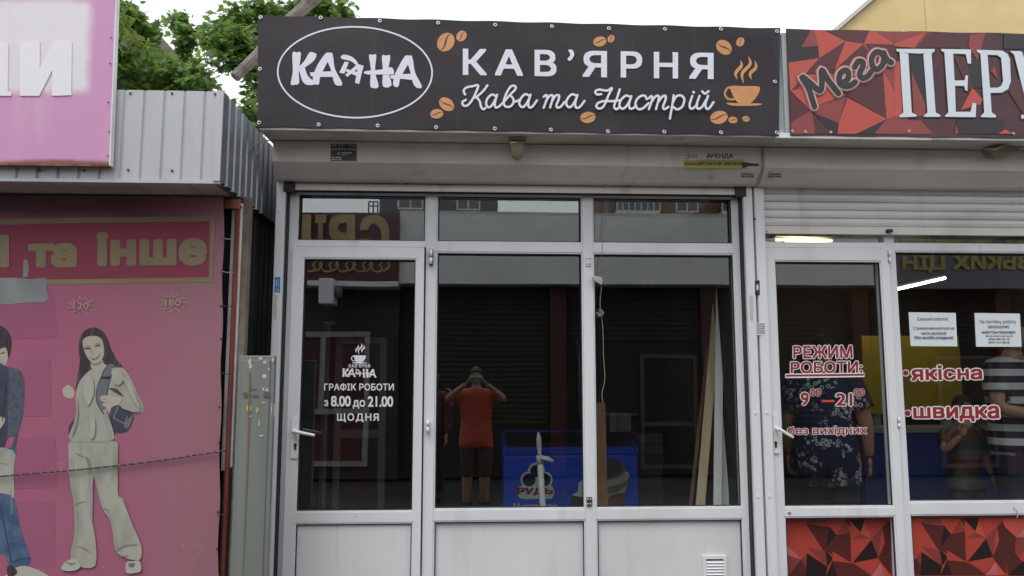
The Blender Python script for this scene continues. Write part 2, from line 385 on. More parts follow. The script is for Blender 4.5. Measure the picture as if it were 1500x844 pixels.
# door leaf
d = MB(); DX0, DX1, DZ0, DZ1, DY = -1.063, -.306, .275, 2.376, -.048
d.box(DX0, -1.005, DY, .03, DZ0, DZ1); d.box(-.347, DX1, DY, .03, DZ0, DZ1)
d.box(-1.005, -.347, DY, .03, 2.313, DZ1); d.box(-1.005, -.347, DY, .03, .818, .874); d.box(-1.005, -.347, DY, .03, DZ0, .345)
bead(d, -.993, -.359, .886, 2.301, DY+.004); bead(d, -.993, -.359, .357, .806, DY+.004)
for px, py in ((441,586),(440,684),(441,722),(520,757)): p = at(px, py, DY); d.tube([p, p+Vector((0,-.0012,0))], .003, 6, 1)
door = d.build('door', [PVC, GASK_GAP], K, .003)
pane(door, -.993, -.359, .886, 2.301, -.012)
m = MB(); m.box(-.998, -.354, -.03, .0, .352, .811); m.build('lower_panel', PVC2, door)
def lever_handle(parent, pxl, pyt, pxr, pyb, tip, Y, keyhole):
    m = MB(); a, b = at(pxl, pyt, Y), at(pxr, pyb, Y)
    m.box(a.x, b.x, Y-.010, Y-.0005, b.z, a.z)
    c = at(keyhole[0], keyhole[1]-24, Y); t = at(*tip, Y-.05)
    p0 = Vector((c.x, Y-.01, c.z)); p1 = Vector((c.x, Y-.048, c.z))
    m.tube([p0, p1], .011, 10, 0)
    m.tube([p1+Vector((-.004,0,.002)), p1+(t-p1)*.2, p1+(t-p1)*.7, t], [.0115,.010,.0085,.008], 10, 0)
    k = at(*keyhole, Y-.0105)
    m.tube([k+Vector((0,0,.012)), k+Vector((0,-.002,.012))], .0095, 12, 1); m.box(k.x-.0065, k.x+.0065, k.y-.002, k.y, k.z-.016, k.z+.012, 1)
    m.tube([k+Vector((0,-.002,.012)), k+Vector((0,-.003,.012))], .004, 8, 2)
    return m.build('handle', [WPL, BRASS, GASK_GAP], parent, .002)
lever_handle(door, 428, 613, 437, 671, (461,638), DY, (432.5,655))
def side_hinge(parent, pxl, pyt, pxr, pyb, Y, dark=True):
    m = MB(); a, b = at(pxl, pyt, Y), at(pxr, pyb, Y); xc = (a.x+b.x)/2; r = (b.x-a.x)/2*.8; h = a.z-b.z
    m.box(a.x, b.x, Y, Y+.02, b.z, a.z, 1 if dark else 0)
    for k in range(2): m.tube([(xc, Y-.004, b.z+h*(.04+.5*k)), (xc, Y-.004, b.z+h*(.46+.5*k))], r, 10, 0)
    return m.build('hinge', [WPL, BLKP], parent)
side_hinge(door, 628.5, 365, 634, 388, -.05); side_hinge(door, 624.5, 616, 629, 634, -.05, False)
# lettering on the door glass
LET = mat('white_vinyl', (.78,.78,.82), .5)
m = MB(); P = Print(m, on_plane(-.0125))
def cup(P, fx, fy, s, mi):
    f = lambda pts: [(fx+(x-1210)*s, fy+(y-480)*s) for x, y in pts]
    P.blob(f([(1112,418),(1216,418),(1320,424),(1300,490),(1265,530),(1245,540),(1175,540),(1140,505),(1120,460)]), mi, 3)
    P.ribbon(f([(1122,428),(1092,432),(1073,470),(1095,508),(1140,512)]), 14*s, mi)
    P.blob(f([(1083,537),(1175,540),(1250,540),(1340,543),(1290,557),(1130,557)]), mi, 3)
    for q in ([(1185,235),(1190,275),(1150,325),(1160,372)], [(1240,205),(1252,262),(1195,330),(1206,400)], [(1285,238),(1293,285),(1252,330),(1262,375)]):
        P.ribbon(f(q), [2*s,22*s,22*s,2*s], mi, cap=False)
def katana(P, fx, fy, s, mi):
    f = lambda pts: [(fx+(x-675)*s, fy+(y-410)*s) for x, y in pts]
    for q in ([(160,270),(195,265),(230,272),(212,420),(215,515),(180,530),(146,524),(163,420)],
              [(300,265),(340,268),(358,285),(335,335),(262,388),(208,420),(212,385),(262,330)],
              [(212,385),(255,375),(285,455),(350,520),(290,533),(245,505),(220,430)],
              [(430,276),(460,268),(492,278),(440,360),(388,470),(377,528),(335,518),(330,465),(365,370)],
              [(440,275),(490,279),(510,400),(572,520),(535,538),(505,515),(475,400),(452,345)],
              [(303,430),(360,424),(480,420),(500,466),(400,466),(312,461)],
              [(563,292),(590,283),(650,300),(698,348),(690,372),(640,335),(565,316)],
              [(590,340),(625,345),(588,440),(546,430)],
              [(698,358),(724,375),(612,466),(596,448)], [(603,400),(692,425),(690,458),(602,424)],
              [(700,360),(747,375),(730,440),(710,524),(676,514),(690,430)],
              [(790,290),(820,285),(851,288),(840,420),(870,545),(820,557),(800,530),(806,400)],
              [(897,293),(930,290),(966,293),(950,420),(977,535),(905,543),(906,420)],
              [(758,420),(900,404),(955,388),(985,393),(997,440),(960,446),(778,446)],
              [(1085,297),(1115,291),(1147,302),(1090,400),(1048,480),(1032,547),(990,535),(1000,460),(1030,390)],
              [(1090,296),(1146,303),(1170,430),(1227,543),(1190,558),(1155,520),(1130,420),(1108,350)],
              [(963,455),(1040,445),(1140,440),(1157,492),(1050,482),(973,482)]):
        P.blob(f(q), mi, 3) if len(q) > 6 else P.poly(f(q), mi)
cup(P, 526.5, 526, .085, 0)
P.text("КАВ'ЯРНЯ", (511,533.5,542,538.5), 0, .02, 1.25)
katana(P, 526, 546.5, .0465, 0)
P.text("ГРАФІК РОБОТИ", (475,561.5,577,572.5), 0, .015, 1.02)
P.text("з", (475,586,481,595), 0, .02); P.text("8.00", (485,580,514,595.5), 0, .02, .95); P.text("до", (517,586,535,598.5), 0, .02); P.text("21.00", (539,580.5,576,596), 0, .02, .95)
P.text("ЩОДНЯ", (494,605.5,555,618.5), 0, .02, 1.2)
m.build('lettering', LET, door)

# ================================================================ dark coffee banner
BY = -.428
def sag(x, y): return .0035*noise.noise(Vector((x*2.2, y*1.2, 3.1))) + .0016*noise.noise(Vector((x*8, y*2.5, 1)))
def banner_grid(c, nx, ny, Y):
    vs = []
    for j in range(ny+1):
        for i in range(nx+1):
            u, v = i/nx, j/ny
            p = (c[0]*(1-u)+c[1]*u)*(1-v) + (c[3]*(1-u)+c[2]*u)*v
            e = .004*math.sin(u*math.pi*9)**2
            p = p + Vector((0, 0, -e if j == 0 else (e if j == ny else 0)))
            vs.append(Vector((p.x, Y + sag(p.x, p.z)*min(1, 4*v, 4*(1-v)), p.z)))
    fs = [(j*(nx+1)+i, (j+1)*(nx+1)+i, (j+1)*(nx+1)+i+1, j*(nx+1)+i+1) for j in range(ny) for i in range(nx)]
    return vs, fs
def on_banner(Y): 
    def fn(x, y, d):
        p = at(x, y, Y); return Vector((p.x, Y + sag(p.x, p.z) - d - .0012, p.z))
    return fn
VIN = mat('dark_vinyl', (.022,.018,.023), .55, (.034,.028,.034), 2.2, .4, .7, (1,1,1.5), bump=.30, bscale=4, detail=8, spec=.35, grime=((.075,.068,.066), .35))
ORA = mat('orange_print', (.62,.29,.11), .5, (.55,.25,.10), 12, .4, .7)
BEAN = mat('bean_crease_print', (.09,.035,.025), .5)
LTR = mat('pale_lettering_print', (.72,.73,.82), .5)
GROM = mat('zinc_grommet', (.6,.6,.62), .35, metal=.85)
B1 = thing('shop_banner', 'dark coffee shop banner with an oval logo, coffee beans and a steaming cup', 'banner', at(760,190,-.43))
c = [at(378,22,BY), at(1143,41,BY), at(1141,199,BY), at(377,186,BY)]
vs, fs = banner_grid(c, 110, 14, BY)
m = MB(); m.raw(vs, fs, 0, True)
back = [v + Vector((0, .006, 0)) for v in vs]
m.raw(back, [tuple(reversed(f)) for f in fs], 0, True)
for i in range(110):
    for j in (0, 14):
        a = j*111+i; m.poly([vs[a], vs[a+1], back[a+1], back[a]], 0)
for j in range(14):
    for i in (0, 110):
        a = j*111+i; m.poly([vs[a], vs[a+111], back[a+111], back[a]], 0)
m.build('sheet', VIN, B1)
m = MB(); P = Print(m, on_banner(BY))
P.ribbon([(520+113*math.cos(t), 106+66.5*math.sin(t)+.008*113*math.cos(t)) for t in [2*math.pi*i/40 for i in range(40)]], 2.3, 0, 3, closed=True)
katana(P, 520, 103, 1/5.625, 0)
m.build('logo', LTR, B1)
m = MB(); P = Print(m, on_banner(BY))
tops = lambda x: 71.5+(x-678)*6.5/367; bots = lambda x: 110+(x-677)*6.5/368
for ch, x0, x1 in (("К",678,713),("А",725,766),("В",783,815),("Я",853,889),("Р",909,940.5),("Н",957.5,993),("Я",1009,1045)):
    P.text(ch, ((x0,tops(x0)),(x1,tops(x1)),(x1,bots(x1)),(x0,bots(x0))), 0, .022)
P.blob([(832,74),(838,73.5),(841,80),(838,87),(834,90),(831,87),(835,82),(834,77)], 0, 3)
def script(strokes, s, ox, oy, w):
    for q in strokes: P.ribbon([(ox+x/s, oy+y/s) for x, y in q], w, 0, 6)
KAVA = [[(262,558),(252,530),(275,505),(320,496),(360,490),(345,540),(315,600),(280,640),(250,640),(243,615),(268,598)],[(430,490),(400,530),(355,572),(328,585)],[(345,575),(372,610),(382,650),(398,670),(415,660)],
 [(492,570),(462,560),(430,590),(420,630),(438,655),(465,638),(492,590),(502,562)],[(502,562),(486,620),(490,655),(515,650),(545,622)],
 [(545,625),(590,572),(638,520),(635,496),(605,500),(575,545),(552,610),(562,648),(600,650),(625,620),(622,592),(606,572)],[(625,612),(645,612),(670,600)],
 [(742,570),(712,558),(680,590),(668,630),(688,655),(715,638),(742,590),(752,562)],[(752,562),(736,620),(740,655),(765,652),(800,605)],
 [(850,578),(870,565),(875,592),(850,660)],[(866,612),(895,570),(918,570),(915,600),(898,658)],[(912,612),(940,570),(965,570),(960,605),(945,640),(955,660),(980,650),(1005,618)],
 [(1092,570),(1062,560),(1030,590),(1018,630),(1038,657),(1065,642),(1092,595),(1102,566)],[(1102,566),(1086,625),(1092,660),(1120,655),(1155,610)]]
NAST = [[(195,480),(165,482),(152,462),(180,448),(235,455),(270,437),(245,490),(215,560),(185,582),(160,570),(170,545),(210,530),(270,530),(320,525)],[(325,447),(305,510),(285,565),(300,588),(325,570)],
 [(397,500),(368,492),(335,520),(322,560),(342,585),(370,568),(396,525),(406,496)],[(406,496),(390,550),(396,583),(420,580),(440,560)],
 [(515,517),(505,495),(478,493),(445,520),(435,560),(457,587),(490,580),(528,545)],
 [(528,512),(548,495),(553,522),(530,588)],[(546,542),(575,500),(600,495),(597,527),(580,588)],[(593,542),(625,500),(648,495),(646,527),(630,570),(640,588),(668,572)],
 [(705,490),(698,545),(678,655)],[(698,545),(722,500),(758,492),(780,520),(765,570),(730,590),(705,575)],
 [(836,495),(818,552),(823,583),(845,580),(872,552)],[(887,495),(868,552),(876,586),(905,572),(932,525)],[(947,495),(929,552),(936,586),(957,580),(985,540)],[(905,463),(925,480),(950,463)]]
script(KAVA, 5.117, 630, 30, 3.3); script(NAST, 4.839, 840, 40, 3.3)
P.ellipse(840+845/4.839, 40+470/4.839, 2.0, 2.0)
m.build('lettering', LTR, B1)
m = MB(); P = Print(m, on_banner(BY))
for x, y, a, b, r in ((653,62,14.5,12,-55),(676,53,8.5,7,-50),(878.5,61,9.8,7.2,-12),(895,57,6,4.8,-60),(1060.5,69.5,12.5,9.8,40),(1084.5,61.5,7,5.6,-60),(654.2,153,12.2,8.8,38),(639.8,167,9.6,7,-8),(861,172.3,11.3,8.2,-8),(1053,172.2,13,9.5,-12),(1073.5,176,6.8,4.9,5),(1092.7,174.3,5.6,4.2,5)):
    m = MB(); P = Print(m, on_banner(BY)); r = R(r); P.ellipse(x, y, a, b, r, 0)
    c_, s_ = math.cos(r), math.sin(r); L = lambda u, v: (x+a*u*c_-b*v*s_, y+a*u*s_+b*v*c_)
    P.ribbon([L(-.97,.05),L(-.5,.18),L(0,-.02),L(.5,-.22),L(.97,-.12)], [.3*b/4,.3*b*.55,.3*b*.8,.3*b*.55,.3*b/4], 1, cap=False)
    m.build('coffee_bean', [ORA, BEAN], B1)
m = MB(); P = Print(m, on_banner(BY)); cup(P, 1090, 139.2, 1/4.839, 0); m.build('coffee_cup', ORA, B1)
def grommet(parent, px, py, fn, r=.011):
    m = MB(); p = fn(px, py, 0); n = 14
    vs = []
    for rr, dy in ((r, 0), (r*.95, -.003), (r*.6, -.0035), (r*.45, -.001)):
        vs += [p + Vector((rr*math.cos(2*math.pi*i/n), dy, rr*math.sin(2*math.pi*i/n))) for i in range(n)]
    m.raw(vs, [(k*n+i, k*n+(i+1) % n, (k+1)*n+(i+1) % n, (k+1)*n+i) for k in range(3) for i in range(n)], 0, True)
    m.poly(vs[3*n:], 1)
    return m.build('grommet', [GROM, BLKP], parent)
for x, y in ((382,26),(470,26.5),(556.5,31),(642,34),(725.5,37),(808.5,39),(892,42),(974,43),(1056,43),(1138,46.5),(379.5,180),(467,183),(553.5,184.5),(639,187),(725,189),(807,190.5),(890.5,193),(973,193.5),(1056,194.5),(1138,194.5),(381,101.5),(1135,120)):
    grommet(B1, x, y, on_banner(BY))
# ================================================================ hair salon kiosk
SX0, SX1, SD = 1.648, 4.9, 3.2
S = thing('salon_kiosk', 'white hairdresser kiosk with a half-lowered shutter under the red banner', 'kiosk', (3.2, 0, 0))
m = MB(); m.box(SX0, SX0+.05, .06, SD, .2, 3.3); m.box(SX1-.06, SX1, .06, SD, .2, 3.3); m.box(SX0+.05, SX1-.06, SD-.06, SD, .2, 3.3)
m.build('wall', MATS['sandwich_panel'], S)
m = MB(); m.box(SX0+.052, SX0+.065, .09, SD-.08, FLR+.02, 2.9); m.box(SX1-.08, SX1-.063, .09, SD-.08, FLR+.02, 2.9); m.box(SX0+.065, SX1-.08, SD-.085, SD-.065, FLR+.02, 2.9)
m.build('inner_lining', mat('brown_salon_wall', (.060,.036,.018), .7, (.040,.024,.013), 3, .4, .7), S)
m = MB(); m.box(SX0+.052, SX1-.063, .06, SD-.065, FLR-.03, FLR+.018); m.build('floor', INFL, S)
m = MB(); m.box(SX0, SX1+.01, -.02, SD+.05, 3.302, 3.36); m.build('roof', SOFF, S)
m = MB(); m.box(SX0, SX1, -.05, SD, .001, .2); m.build('plinth', MATS['rough_concrete'], S)
m = MB(); m.box(1.653, SX1, -.403, 0, 2.979, 3.56); m.build('fascia', BLUEM, S)
m = MB(); m.box(1.653, SX1, -.40, .055, 2.957, 2.976); m.build('soffit', SOFF, S)
m = MB(); m.box(1.655, 2.55, -.422, -.404, 2.945, 2.976); m.box(2.553, SX1, -.420, -.404, 2.949, 2.978); m.build('drip_edge', EDGE, S, .002)
m = MB(); m.prism([(1.664, y, z) for y, z in prof], (SX1-1.664, 0, 0)); m.build('shutter_box', BOXM, S, .004)
def slat_profile(z0, h, y): return [(y,z0),(y-.008,z0+h*.12),(y-.012,z0+h*.45),(y-.010,z0+h*.75),(y-.003,z0+h*.96),(y,z0+h*.97)]
m = MB(); zb, zt, ns = 2.522, 2.775, 5; h = .0497
for k in range(ns+1):
    pr_ = slat_profile(zb+k*h, h, -.045)
    m.prism([(1.712, y, z) for y, z in pr_]+[(1.712, -.035, zb+(k+.97)*h),(1.712,-.035,zb+k*h)], (SX1-1.80, 0, 0))
m.box(1.712, SX1-.09, -.036, -.03, 2.51, 2.8)
sh = m.build('shutter', SLAT, S)
m = MB(); m.box(1.712, SX1-.09, -.062, -.035, 2.474, 2.520); p = at(1300, 339, -.062)
m.build('bottom_bar', SLAT, sh, .002)
m = MB(); m.tube([p, p+Vector((0,-.012,0))], .012, 12, 0); m.box(p.x-.005, p.x+.022, p.y-.022, p.y-.008, p.z-.008, p.z+.009, 0)
for z in (-.006,.008): q = at(1123, 341, -.063); m.tube([q+Vector((0,0,z)), q+Vector((0,-.0015,z))], .0035, 8, 0)
m.build('lock', BLKP, sh)
rail(1.650, 1.706, S)
rl = MB(); q = at(1106, 321, -.089); rl.tube([q, q+Vector((0,-.002,0))], .006, 10); rl.build('rail_hole', BLKP, S)
m = MB(); m.box(SX0+.052, SX1-.063, .09, SD-.065, 2.902, 2.94); m.build('ceiling', MATS['white_ceiling_panel'], S)
# glazed front
sw = MB()
sw.box(1.708, 1.722, YF, .05, FLR, 2.745); sw.box(2.462, 2.520, YF, .05, FLR, 2.9); sw.box(1.722, 2.462, YF, .05, 2.398, 2.432); sw.box(2.520, 4.72, YF, .05, 2.382, 2.432)
sw.box(2.520, 4.72, YF, .05, .83, .899); sw.box(2.520, 4.72, YF, .05, FLR, .33); sw.box(4.72, SX1, YF, .05, FLR, 2.9); sw.box(1.722, 4.72, YF, .05, 2.74, 2.9)
bead(sw, 2.532, 4.708, .911, 2.370, YF+.004); bead(sw, 2.532, 4.708, .342, .818, YF+.004)
swin = sw.build('window', [PVC, GASK_GAP], S, .003)
pane(swin, 2.532, 4.708, .911, 2.370); pane(swin, 1.73, 2.455, 2.44, 2.735); pane(swin, 2.53, 4.70, 2.44, 2.735)
sd = MB(); X0, X1, Z0, Z1, SY = 1.712, 2.470, .275, 2.392, -.05
sd.box(X0, 1.767, SY, .03, Z0, Z1); sd.box(2.420, X1, SY, .03, Z0, Z1); sd.box(1.767, 2.420, SY, .03, 2.316, Z1); sd.box(1.767, 2.420, SY, .03, .830, .880); sd.box(1.767, 2.420, SY, .03, Z0, .345)
bead(sd, 1.779, 2.408, .892, 2.304, SY+.004); bead(sd, 1.779, 2.408, .357, .818, SY+.004)
sdoor = sd.build('door', [PVC, GASK_GAP], S, .003)
pane(sdoor, 1.779, 2.408, .892, 2.304, -.012)
lever_handle(sdoor, 1131, 608, 1141, 664, (1162,641), SY, (1136.5,652))
side_hinge(sdoor, 1300, 367, 1305, 386, -.05, False); side_hinge(sdoor, 1314, 611, 1319, 628, -.05, False)
m = MB(); a = at(1157, 751, SY); m.box(a.x-.012, a.x+.006, SY-.006, SY-.0005, a.z-.004, a.z+.003); m.build('latch', STEEL, sdoor)
# red faceted print on the lower sheets
RP = [mat('print_red', (.42,.055,.038), .4), mat('print_mid_red', (.22,.045,.038), .4), mat('print_maroon', (.085,.018,.016), .4), mat('print_black_red', (.018,.009,.010), .4), mat('print_pink', (.50,.13,.15), .4), mat('print_bright_red', (.50,.085,.06), .4)]
FACET = [([(170,72),(315,92),(275,235)],2),([(315,92),(355,140),(440,125),(445,310),(275,235)],2),([(315,92),(358,140),(290,215)],3),([(185,45),(290,45),(300,80),(175,72)],1),
 ([(290,45),(430,45),(440,125),(355,140),(315,92)],0),([(360,135),(405,55),(440,125)],1),([(405,45),(435,45),(440,100)],2),([(430,45),(525,45),(505,125)],3),([(525,60),(565,160),(500,130)],5),([(525,45),(635,45),(635,95),(565,160)],0),
 ([(445,130),(500,130),(560,165),(455,310)],0),([(500,130),(565,160),(445,170)],1),([(572,165),(610,280),(455,310)],3),([(565,160),(635,95),(610,280)],1),([(635,95),(690,45),(690,260),(610,280)],2),([(635,95),(650,190),(610,280)],0),
 ([(175,215),(285,240),(300,335)],1),([(285,235),(325,270),(330,290),(300,335)],3),([(330,240),(445,310),(330,300)],0),([(175,250),(300,335),(290,392),(165,392)],3),([(50,260),(140,290),(60,392)],1),([(140,290),(175,250),(165,330)],1),([(140,290),(165,330),(165,392),(60,392)],2),
 ([(50,200),(140,290),(50,260)],4),([(330,300),(460,315),(570,392),(290,392)],2),([(330,300),(360,392),(290,392)],3),([(455,312),(620,288),(570,380)],0),([(625,310),(690,392),(565,392)],4),([(625,310),(690,392),(640,392)],5),([(610,282),(690,262),(690,385)],2)]
EXTRA = [([(665,45),(830,45),(750,160),(680,95)],5),([(680,95),(750,160),(740,280),(610,280)],2),([(830,60),(960,60),(960,160),(750,160)],4),([(750,160),(960,170),(760,240)],1),([(760,160),(880,190),(740,280)],1),([(690,280),(740,252),(790,310),(700,385)],2),([(790,310),(960,180),(960,250)],0),([(700,392),(790,310),(960,260),(960,392)],3)]
def facets(m, base, shift, extra):
    P = Print(m, on_plane(.012))
    for lst in ((FACET+EXTRA) if extra else FACET):
        P.poly([(1140+(x+shift[0])/4.167, 750+(y+shift[1])/4.167) for x, y in lst[0]], lst[1])
m = MB(); m.box(1.773, 2.414, .0125, .03, .352, .824, 0); facets(m, None, (0,0), False)
m.build('lower_panel', RP, sdoor)
m = MB(); m.box(2.526, 4.71, .0125, .03, .337, .824, 0); facets(m, None, (700,-6), True)
P = Print(m, on_plane(.0100))
for k in range(1, 9):                          # the print repeats along the rest of the sheet
    for q, ci in FACET[::2]: P.poly([(1500+(x-60+k*170)/4.167*1.0, 750+y/4.167) for x, y in q], ci)
m.build('lower_panel', RP, swin)
m = MB(); p = at(1485, 744, YF); m.tube([p, p+Vector((.002,-.015,.0)), p+Vector((.006,-.018,-.02)), p+Vector((.008,-.015,-.05)), p+Vector((-.002,-.018,-.055))], .0028, 6, 0)
m.build('hook', STEEL, swin)
# lettering on the salon glass
WHT = mat('white_letter_edge', (.80,.78,.78), .5); REDL = mat('red_letter_vinyl', (.28,.020,.026), .45); REDO = mat('red_orange_vinyl', (.62,.07,.03), .45)
m = MB(); P = Print(m, on_plane(-.0125))
def outl(body, quad, b, o, sp=1.0, P=P):
    P.text(body, quad, 0, b+o, sp, grow=b); P.text(body, quad, 1, b, sp)
outl("РЕЖИМ", ((1162,507),(1248,506),(1249,525),(1162,525)), .022, .05, 1.0)
outl("РОБОТИ:", ((1158,530),(1263,529),(1263,546),(1158,547)), .022, .05, 1.0)
P.poly([(1150,547.5),(1266,546),(1266,552.5),(1150,554.0)], 0); P.poly([(1151,549),(1265.3,547.5),(1265.3,550.5),(1151,552)], 1)
outl("9", (1172.5,575,1184.5,594), .022, .05); outl("00", (1186.5,569.5,1201.5,580.5), .025, .04)
P.poly([(1203,586),(1222,586),(1222,589),(1203,589)], 2)
outl("21", (1224,576,1248,594.5), .022, .05, .95); outl("00", (1250.5,569.5,1265.5,580), .025, .04)
outl("без вихідних", ((1153,625),(1269,623),(1269,638),(1153,639)), .02, .05, 1.0)
m.build('lettering', [WHT, REDL, REDO], sdoor)
m = MB(); P = Print(m, on_plane(GLASS-.0006))
outl("якісна", ((1334,535),(1438,535),(1439,556),(1335,558)), .028, .055, 1.0, P)
outl("швидка", ((1337,597),(1463,594),(1464,618),(1338,617)), .028, .055, 1.0, P)
for x, y in ((1326.5,546.5),(1329.5,605.5)): P.ellipse(x, y, 5.2, 5.2, 0, 0); P.ellipse(x, y, 4.1, 4.1, 0, 1)
m.build('lettering', [WHT, REDL], swin)
# two paper notices inside the glass
PAPER = mat('white_paper', (.72,.77,.80), .8); INK = mat('black_ink', (.03,.03,.045), .7)
def notice(label, quad, lines):
    Yp = GLASS-.0016; c = [at(x, y, Yp) for x, y in quad]
    m = MB(); m.prism([c[0], c[1], c[2], c[3]], (0,.0008,0)); P = Print(m, on_plane(Yp))
    (x0,y0),(x1,_),(_,y2),(x3,_) = quad
    for body, l, t, r, b in lines:
        sk = lambda y: (y-y0)/(y2-y0)*(x3-x0)
        P.text(body, ((x0+l+sk(y0+t),y0+t),(x0+r+sk(y0+t),y0+t),(x0+r+sk(y0+b),y0+b),(x0+l+sk(y0+b),y0+b)), 1, .012)
    return m.build('paper_notice', [PAPER, INK], label=label, cat='notice')
notice('white paper notice addressing clients, on the salon window just right of the door', ((1331,457.5),(1400,458.5),(1402.5,507.5),(1334,507)), [("Шановні клієнти!",12,7,57,12.5),("Стрижка виконується на",5,21,65,27),("чисте волосся!",16,28.5,53,33.5),("(без засобів укладання)",6,34.5,63,41)])
notice('white paper notice looking for a hairdresser, on the right of the salon window', ((1427.5,458.5),(1494,459.5),(1496.5,508),(1430,508)), [("На постійну роботу",7,10,60,17),("запрошуємо",18,18.5,50,24),("майстра-перукаря",9,25.5,58,31.5),("Деталі роботи від 3 років",14,32.5,54,35.5),("(096) 966-22-10",18,37,49,40.5),("(097) 917-98-90",18,42,49,45.5)])
# salon interior: counter, yellow panel, tube lamps
TUBE = mat('lit_tube', (1,.93,.74), .5, emit=14)
for nm, a, b, lab in (('tube_lamp', at(1306,425.5,1.6), at(1384,407.5,2.2), 'lit white tube lamp hanging behind the salon window'),):
    o = thing(nm, lab, 'lamp', (a+b)/2); m = MB(); m.tube([a, b], .011, 8); m.build('tube', TUBE, o)
    m = MB(); u = Vector((0,0,.022)); m.tube([a+u, b+u], .014, 6); m.build('housing', EDGE, o)
    m = MB(); 
    for f in (.2,.8): q = a.lerp(b, f); m.tube([q+Vector((0,0,.03)), Vector((q.x,q.y,2.9))], .003, 5)
    m.build('hanger', STEEL, o)
o = thing('ceiling_lamp', 'pair of warm lit tubes on the salon ceiling above its door', 'lamp', at(1185,350,1.0))
m = MB(); a, b = at(1137,351.5,.95), at(1222,349.0,1.1); m.tube([a, b], .009, 8, 0); a, b = at(1150,355.3,.95), at(1218,352.6,1.1); m.tube([a, b], .009, 8, 0)
m.build('tube', mat('warm_lit_tube', (1,.80,.36), .5, emit=6), o)
m = MB(); a = at(1137,352,.95); m.box(a.x, a.x+.5, .95, 1.12, a.z+.03, a.z+.05); m.box(a.x+.1, a.x+.13, 1.02, 1.05, a.z+.05, 2.902); m.build('housing', EDGE, o)
YEL = mat('yellow_board', (.70,.50,.02), .5, (.52,.40,.03), 3, .4, .7); BLU = mat('blue_board', (.02,.06,.32), .45, (.03,.08,.42), 2, .4, .7)
o = thing('display_board', 'yellow board over a blue base behind the salon window, below the notices', 'board', (3.2,2.35,FLR))
m = MB(); a, b = at(1262,492,2.4), at(1412,606,2.4); m.box(a.x, b.x, 2.4, 2.44, b.z, a.z); m.build('panel', YEL, o)
m = MB(); m.box(a.x+.1, a.x+.16, 2.44, 2.5, FLR+.02, a.z); m.box(b.x-.16, b.x-.1, 2.44, 2.5, FLR+.02, a.z); m.build('post', EDGE, o)
o = thing('reception_counter', 'blue reception counter with a pale top inside the salon', 'counter', (3.3,2.0,FLR))
a, b = at(1262,627,1.9), at(1262,634,1.9); m = MB(); m.box(a.x, 4.6, 1.88, 2.3, b.z, a.z); m.build('top', mat('pale_laminate', (.45,.45,.42), .4), o, .004)
m = MB(); m.box(a.x+.02, 4.58, 1.92, 2.28, FLR+.02, b.z); m.build('front', BLU, o)
# ================================================================ red banner
B2 = thing('shop_banner', 'red and black faceted hairdresser banner with tall white serif letters', 'banner', at(1400,200,-.43))
c = [at(1151.5,42,BY), at(1151.5,42,BY), at(1158,198.5,BY), at(1158,198.5,BY)]
X1b = 5.35; c[1] = Vector((X1b, BY, c[0].z+.006)); c[2] = Vector((X1b, BY, c[3].z+.012))
vs, fs = banner_grid(c, 120, 12, BY); m = MB(); m.raw(vs, fs, 0, True); back = [v+Vector((0,.005,0)) for v in vs]; m.raw(back, [tuple(reversed(f)) for f in fs], 0, True)
m.build('sheet', mat('maroon_vinyl', (.085,.030,.035), .4, (.055,.020,.026), 2.5, .4, .65, bump=.08, bscale=7), B2)
BP = [mat('banner_red', (.50,.085,.065), .42), mat('banner_mid_red', (.27,.060,.055), .42), mat('banner_maroon', (.095,.028,.032), .42), mat('banner_black', (.030,.025,.028), .42), mat('banner_glow', (.55,.23,.20), .42)]
def on_sheet(x, y, d):
    p = on_banner(BY)(x, y, d); u = (p.x-c[0].x)/(c[1].x-c[0].x); zl = c[3].z+(c[2].z-c[3].z)*u+.005; zh = c[0].z+(c[1].z-c[0].z)*u-.005
    p.z = min(max(p.z, zl), zh); p.x = max(p.x, c[0].x+.012+(c[3].x-c[0].x)*(p.z-zh)/(zl-zh)-.008); return p
m = MB(); P = Print(m, on_sheet)
for q, ci in (([(8,12),(200,15),(125,155),(255,140),(262,240),(18,275)],3),([(200,15),(225,15),(255,145),(125,155)],1),([(225,15),(290,20),(465,110),(262,240),(255,145)],0),([(290,12),(650,12),(605,130),(465,110)],2),
  ([(650,12),(690,12),(845,135),(605,130)],0),([(690,12),(950,12),(845,135)],1),([(465,110),(605,130),(380,330)],0),([(465,110),(262,240),(160,360),(360,360),(380,330)],2),([(605,130),(845,135),(870,270),(600,330),(380,330)],2),
  ([(600,135),(615,135),(665,215)],0),([(18,275),(262,240),(40,490)],0),([(262,240),(160,360),(100,480),(40,490)],2),([(100,370),(360,360),(460,530),(240,610),(190,640),(40,490)],0),([(40,510),(195,645),(45,740)],2),([(195,645),(210,650),(230,825),(42,825),(45,740)],1),
  ([(210,660),(360,825),(230,825)],2),([(225,665),(415,740),(405,825),(350,825)],3),([(240,610),(470,540),(415,740),(225,665)],1),([(480,545),(785,710),(550,825),(405,825),(415,740)],0),([(470,530),(560,440),(755,370),(785,710)],2),
  ([(755,340),(900,560),(900,690),(785,710)],0),([(870,270),(880,560),(755,340)],1),([(785,710),(690,825),(550,825)],3),([(785,710),(950,650),(950,825),(690,825)],1)):
    P.poly([(1150+x/5.28, 40+y/5.28) for x, y in q], ci)
